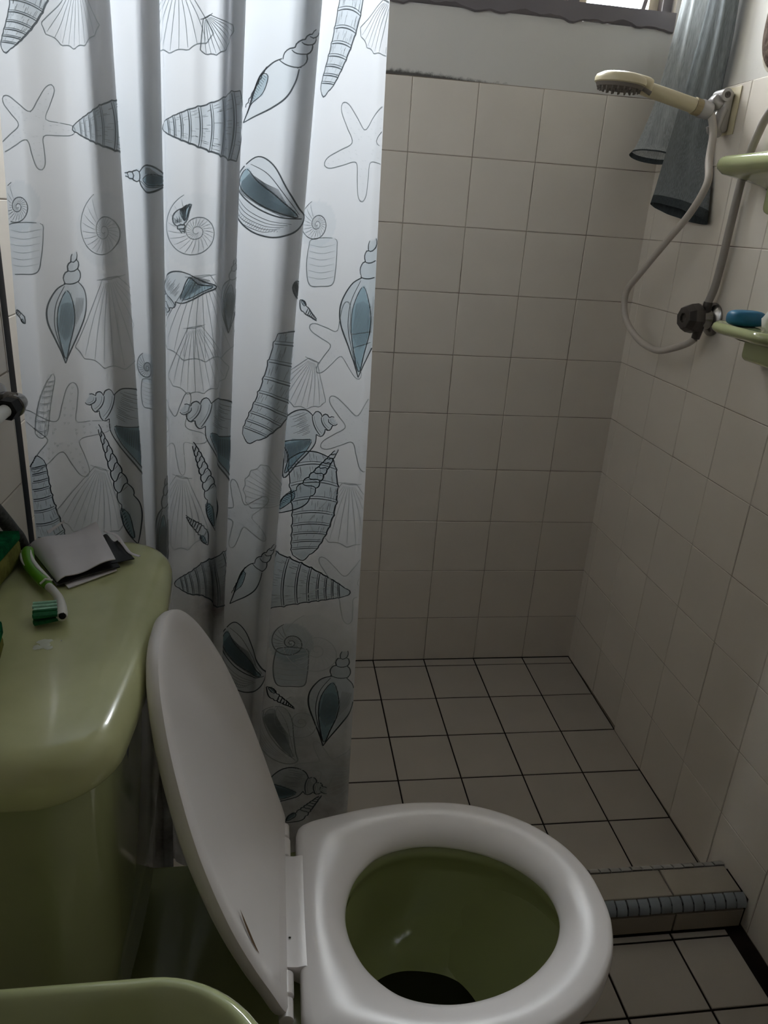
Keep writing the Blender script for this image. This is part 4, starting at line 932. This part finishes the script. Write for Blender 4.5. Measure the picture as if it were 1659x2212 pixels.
mk('hook_body', *tube(spline([(WX - .018, -.286, 1.438), (WX - .026, -.288, 1.420), (WX - .026, -.288, 1.402), (WX - .014, -.287, 1.392)], 24), np.interp(np.linspace(0, 1, 25), [0, .4, .8, 1], [.013, .014, .011, .006]), 16, flat=.75), MT['satin'], sb, smooth=60)
mk('hook', *tube(spline([(WX - .022, -.292, 1.400), (WX - .034, -.294, 1.392), (WX - .044, -.295, 1.396), (WX - .048, -.296, 1.405)], 18), [.0030] * 19, 10), MT['satin'], sb, smooth=60)
mk('screw_hole', *lathe([(.0055, 0), (.0050, .0012), (.0015, .0004)], (WX - .0235, -.2890, 1.4365), (-.8, -.6, 0), 18), MT['speck'], sb, smooth=30)
# handset
sh = thing('shower_handset', 'yellowed cream hand shower with round head pointing out from the right wall', 'shower head', tuple(hx0))
hc = Vector((-.252, -.306, 1.4700))                       # centre of the round head
pth = spline([tuple(hx0 + hdir * .004), tuple(hx0 + hdir * .030), tuple(hx0 + hdir * .034), tuple(hx0 + hdir * .085), tuple(hx0 + hdir * .145), tuple(hc + Vector((.056, 0, -.006))), tuple(hc + Vector((.030, 0, .0)))], 60)
rr = np.interp(np.linspace(0, 1, len(pth)), [0, .14, .17, .19, .5, .8, 1], [.0125, .0140, .0140, .0152, .0145, .0140, .0120])
mk('handle', *tube(pth, rr, 20, flat=.9), MT['cream'], sh, smooth=50)
mk('grip_collar', *tube([tuple(hx0 + hdir * .004), tuple(hx0 + hdir * .029)], [.0152, .0158], 12), MT['creamdark'], sh, smooth=20)
hn = Vector((.055, -.05, 1)).normalized()
mk('head_shell', *lathe([(.0, .0105), (.020, .0100), (.036, .0080), (.046, .0030), (.0485, -.003), (.0480, -.0085), (.0450, -.0105)], tuple(hc), tuple(hn), 44, (False, True)), MT['cream'], sh, smooth=50)
fp = mk('spray_face', *lathe([(.0450, -.0105), (.0420, -.0165), (.030, -.0190), (.0, -.0195)], tuple(hc), tuple(hn), 44, (False, False)), MT['nozzle'], sh, smooth=40)
q_ = Vector((0, 0, 1)).rotation_difference(hn)
for rr_, nn_ in ((.039, 22), (.031, 16), (.022, 11), (.012, 6)):
    for k in range(nn_):
        a_ = 6.2832 * k / nn_; p0 = q_ @ Vector((rr_ * math.cos(a_), rr_ * math.sin(a_), -.0165 - .002 * (rr_ < .035))) + hc
        mk('nozzle', *lathe([(.0020, 0), (.0016, .0045), (.0009, .005)], tuple(p0), tuple(-hn), 7), MT['nozzle'], fp, smooth=50)
mk('spray_lever', *tube([tuple(hc + Vector((.034, -.012, -.012))), tuple(hc + Vector((.056, -.016, -.0225)))], [.0034, .0042], 10), MT['nozzle'], sh, smooth=60)
# wall valve with faceted knob
vc = Vector((WX, -.384, 1.046))
tv = thing('shower_tap', 'dull chrome shower valve with faceted knob on the right wall', 'tap', tuple(vc))
mk('escutcheon', *lathe([(.033, 0), (.0335, .003), (.030, .007), (.020, .012), (.017, .022), (.016, .030)], tuple(vc), (-1, 0, 0), 36), MT['chrome'], tv, smooth=40)
mk('stem', *lathe([(.015, .024), (.015, .040)], tuple(vc), (-1, 0, 0), 24), MT['darkchrome'], tv, smooth=40)
kax = Vector((-1, -.10, .02))
mk('knob', *lathe([(.017, .032), (.029, .038), (.0305, .044), (.0285, .058), (.0225, .070), (.0215, .0705), (.0100, .0708), (.0090, .066), (.0, .064)], tuple(vc), tuple(kax), 8, (True, False)), MT['darkchrome'], tv, smooth=12)
mk('outlet', *tube([(vc.x - .026, vc.y, vc.z - .012), (vc.x - .028, vc.y + .004, vc.z - .040)], [.010, .0085], 18), MT['darkchrome'], tv, smooth=40)
mk('inlet', *tube([(vc.x - .020, vc.y, vc.z + .010), (vc.x - .019, vc.y - .001, vc.z + .034)], [.010, .0088], 18), MT['darkchrome'], tv, smooth=40)
# hoses
h1 = [(-.052, -.296, 1.428), (-.046, -.300, 1.408), (-.044, -.306, 1.385), (-.049, -.318, 1.345), (-.058, -.345, 1.300), (-.066, -.318, 1.246), (-.072, -.262, 1.195), (-.077, -.205, 1.145), (-.080, -.160, 1.106), (-.081, -.128, 1.078), (-.080, -.121, 1.046), (-.077, -.137, 1.012),
      (-.072, -.178, .985), (-.066, -.228, .968), (-.060, -.285, .964), (-.052, -.335, .978), (-.042, -.368, .994), (-.035, -.380, 1.006)]
ho = mk('shower_hose', *tube(spline(h1, 150), .0074, 14), MT['hose'], smooth=60); tag(ho, 'off-white shower hose looping from the handset bracket down to the valve', 'hose')
h2 = [(vc.x - .019, vc.y - .001, vc.z + .034), (-.023, -.392, 1.110), (-.022, -.396, 1.160), (-.022, -.398, 1.215), (-.022, -.402, 1.298), (-.022, -.410, 1.350), (-.022, -.424, 1.385), (-.023, -.442, 1.412), (-.025, -.475, 1.432), (-.027, -.53, 1.442), (-.026, -.585, 1.436), (-.018, -.615, 1.430), (-.008, -.622, 1.428)]
ho2 = mk('supply_hose', *tube(spline(h2, 110), .0078, 14), MT['hose2'], smooth=60); tag(ho2, 'grey supply hose rising straight from the shower valve behind the green shelf', 'hose')
# green ceramic shelf and soap dish
def ceramic_shelf(y0, y1, depth, ztop, lip, wallh, r=.045, rec=.011):
    o = rrect(WX - depth, WX, y0, y1, r, n=8)
    o = np.column_stack([2 * WX - depth - o[:, 0], o[:, 1]])           # round the corners on the room side
    kx = np.clip((o[:, 0] - (WX - depth)) / depth, 0, 1)
    def rg(d, z, drop=0.0):
        q = inset(o, d); q[:, 0] = np.where(o[:, 0] > WX - .03, WX, q[:, 0]); k = np.clip((q[:, 0] - (WX - depth)) / depth, 0, 1); return np.column_stack([q, z - drop * k ** 1.6])
    R_ = [rg(.055, ztop - .020 - lip * .25, wallh * .9), rg(.030, ztop - lip, wallh * .55), rg(.012, ztop - lip * .92, wallh * .3), rg(.002, ztop - lip * .65, 0), rg(0, ztop - lip * .45), rg(.002, ztop - lip * .18), rg(.007, ztop), rg(.013, ztop - .001), rg(.022, ztop - rec * .7), rg(.036, ztop - rec)]
    return loft(R_, True, (True, True))
s1_ = thing('ceramic_shelf', 'green ceramic shelf high on the right wall beside the shower bracket', 'shelf', (WX, -.51, 1.30))
mk('shelf_tray', *ceramic_shelf(-.655, -.418, .100, 1.339, .030, .026), MT['green'], s1_, smooth=60)
mk('wall_bracket', *rbox((WX - .016, -.560, 1.275), (.031, .110, .060), .014, 4), MT['green'], s1_, smooth=60)
s2_ = thing('soap_dish', 'green ceramic soap dish low beside the shower valve with a blue soap on it', 'soap dish', (WX, -.62, 1.02))
mk('dish_tray', *ceramic_shelf(-.720, -.522, .104, 1.0605, .022, .014, .045, .004), MT['green'], s2_, smooth=60)
mk('wall_bracket', *rbox((WX - .022, -.625, 1.018), (.044, .120, .046), .012, 4), MT['green'], s2_, smooth=60)
_sv = []
for v_ in np.linspace(-H, H, 17):
    sg_ = lambda t, e: math.copysign(abs(t) ** e, t)
    _sv.append([(-.058 + .0345 * sg_(math.cos(v_), .55) * sg_(math.cos(u_), .75), -.572 + .0215 * sg_(math.cos(v_), .55) * sg_(math.sin(u_), .75), 1.0705 + .0140 * sg_(math.sin(v_), .65)) for u_ in np.linspace(0, 2 * math.pi, 36, endpoint=False)])
so = mk('soap_bar', *loft(_sv, True, (True, True)), MT['soap'], smooth=80); tag(so, 'blue bar of soap lying on the lower green dish', 'soap')
r3 = random.Random(8); cV, cF = lathe([(0, -.012), (.010, -.012), (.019, -.004), (.021, .008), (.016, .022), (.007, .030), (0, .031)], (-.034, -.622, 1.0655), (0, 0, 1), 22, (False, False))
cV = [(x + r3.uniform(-.003, .003), y + r3.uniform(-.003, .003), z + r3.uniform(-.003, .003)) for x, y, z in cV]
ti = mk('tissue', cV, cF, MT['cloth_white'], smooth=80); tag(ti, 'crumpled white tissue on the green dish next to the blue soap', 'tissue')
# brown bath mitt with twisted cord edge, cut by the right edge of the picture
bm_ = thing('bath_mitt', 'brown towelling mitt with cream twisted cord edge hanging on the right wall', 'bath mitt', (-.02, -.46, 1.60))
oc = np.array([(-.378, 1.720), (-.392, 1.690), (-.390, 1.655), (-.383, 1.630), (-.384, 1.605), (-.381, 1.575), (-.381, 1.548), (-.385, 1.525), (-.396, 1.503), (-.414, 1.488), (-.445, 1.478), (-.49, 1.474), (-.53, 1.49), (-.55, 1.53), (-.555, 1.60), (-.545, 1.68), (-.52, 1.73), (-.46, 1.75), (-.41, 1.745)])
oc = spline(oc, 110, True)
ctr = oc.mean(0)
rg = lambda k, x: [(x, *(ctr + (p - ctr) * k)) for p in oc]
mk('towelling', *loft([rg(.3, -.010), rg(.9, -.010), rg(.99, -.014), rg(.99, -.024), rg(.93, -.031), rg(.6, -.036), rg(.2, -.037)], True, (True, True)), MT['brownpad'], bm_, smooth=60)
for ph in (0, math.pi):                                # two strands of the twisted cord
    m_ = 900; tt = np.linspace(0, 1, m_); base_ = np.column_stack([np.interp(tt * len(oc), np.arange(len(oc) + 1), np.append(oc[:, i], oc[0, i])) for i in (0, 1)])
    tg = np.gradient(base_, axis=0); tg /= np.hypot(*tg.T)[:, None]; nn_ = np.column_stack([-tg[:, 1], tg[:, 0]]); a_ = tt * 2 * math.pi * 95 + ph
    mk('cord_strand', *tube(np.column_stack([-.022 + .0020 * np.sin(a_), base_[:, 0] + nn_[:, 0] * .0020 * np.cos(a_), base_[:, 1] + nn_[:, 1] * .0020 * np.cos(a_)]), .0024, 6, caps=False), MT['cord'], bm_, smooth=60)
mk('loop', *tube(spline([(-.022, -.46, 1.748), (-.022, -.466, 1.79), (-.022, -.46, 1.80), (-.022, -.454, 1.79), (-.022, -.46, 1.748)], 24), .002, 8), MT['cord'], bm_)
mk('hook', *tube([(-.002, -.46, 1.797), (-.026, -.46, 1.797), (-.030, -.46, 1.806)], .003, 10), MT['chrome'], bm_)
# grey gauze garment hanging in the corner
ga = thing('grey_garment', 'thin grey gauze garment with two open dark-hemmed legs hanging in the shower corner', 'garment', (-.07, -.14, 1.2))
def leg(levels, mat_, hem_h, hmat, wob, n=64, seed=0):
    """levels: (left xyz, right xyz, thickness) from top to bottom"""
    lv_ = np.array([[*a, *b, t] for a, b, t in levels]); m_ = 60; src = np.linspace(0, 1, len(lv_)); tt = np.linspace(0, 1, m_)
    L = spline(lv_, 200); L = np.array([np.interp(tt, np.linspace(0, 1, len(L)), L[:, i]) for i in range(7)]).T
    a = np.linspace(0, 2 * np.pi, n, endpoint=False); rings = []
    for j, l in enumerate(L):
        A, B = l[:3], l[3:6]; c = (A + B) / 2; h = (B - A) / 2; nrm = np.cross(h, (0, 0, 1.0)); nrm /= np.linalg.norm(nrm); th = l[6]
        fold = 1 + wob * np.sin(a * 5 + seed + tt[j] * 2) * (1 - tt[j] * .6) + wob * .6 * np.sin(a * 9 + 2 * seed)
        rings.append(c + np.cos(a)[:, None] * h + (np.sin(a) * th * fold)[:, None] * nrm + np.column_stack([0 * a, 0 * a, .006 * np.sin(a) * tt[j] ** 4 * 2]))
    k = int(m_ * (1 - hem_h)); return rings[:k + 1], rings[k:]
def mkleg(levels, mat_, hem_h, wob, seed):
    A, B = leg(levels, mat_, hem_h, None, wob, seed=seed); o = mk('leg', *loft(A, True), mat_, ga, smooth=180)
    Bo = [np.array(r) for r in B]; mk('hem', *loft(Bo, True), MT['hem'], o, smooth=180)
# far leg (left, thinner) and near leg (right, denser)
mkleg([((-.040, -.075, 1.84), (-.014, -.12, 1.84), .010), ((-.041, -.065, 1.68), (-.014, -.13, 1.68), .010), ((-.047, -.058, 1.58), (-.014, -.13, 1.575), .011), ((-.057, -.052, 1.48), (-.014, -.13, 1.47), .012), ((-.070, -.048, 1.425), (-.014, -.12, 1.42), .012), ((-.083, -.046, 1.385), (-.012, -.11, 1.376), .012), ((-.0975, -.050, 1.3660), (-.011, -.115, 1.357), .014)], MT['gauze'], .10, .25, 1.0)
mkleg([((-.028, -.168, 1.84), (-.020, -.235, 1.84), .010), ((-.030, -.164, 1.68), (-.019, -.248, 1.68), .010), ((-.036, -.157, 1.57), (-.017, -.254, 1.565), .011), ((-.045, -.150, 1.47), (-.015, -.247, 1.455), .012), ((-.052, -.147, 1.40), (-.015, -.250, 1.385), .013), ((-.059, -.143, 1.335), (-.015, -.278, 1.315), .014), ((-.063, -.141, 1.295), (-.015, -.290, 1.272), .015), ((-.0675, -.140, 1.262), (-.015, -.300, 1.230), .018)], MT['gauze2'], .09, .22, 2.3)
mk('waist_bunch', *loft([[(-.045 + .035 * math.cos(t) * s_, -.165 + .095 * math.sin(t) * s_ * (1 + .1 * math.sin(5 * t)), z) for t in np.linspace(0, 2 * math.pi, 40, endpoint=False)] for z, s_ in ((1.80, 1.0), (1.86, .95), (1.92, .7), (1.96, .35))], True, (False, True)), MT['gauze2'], ga, smooth=180)
mk('wall_hook', *tube([(-.002, -.165, 1.955), (-.045, -.165, 1.955), (-.052, -.165, 1.968)], .0035, 10), MT['chrome'], ga)
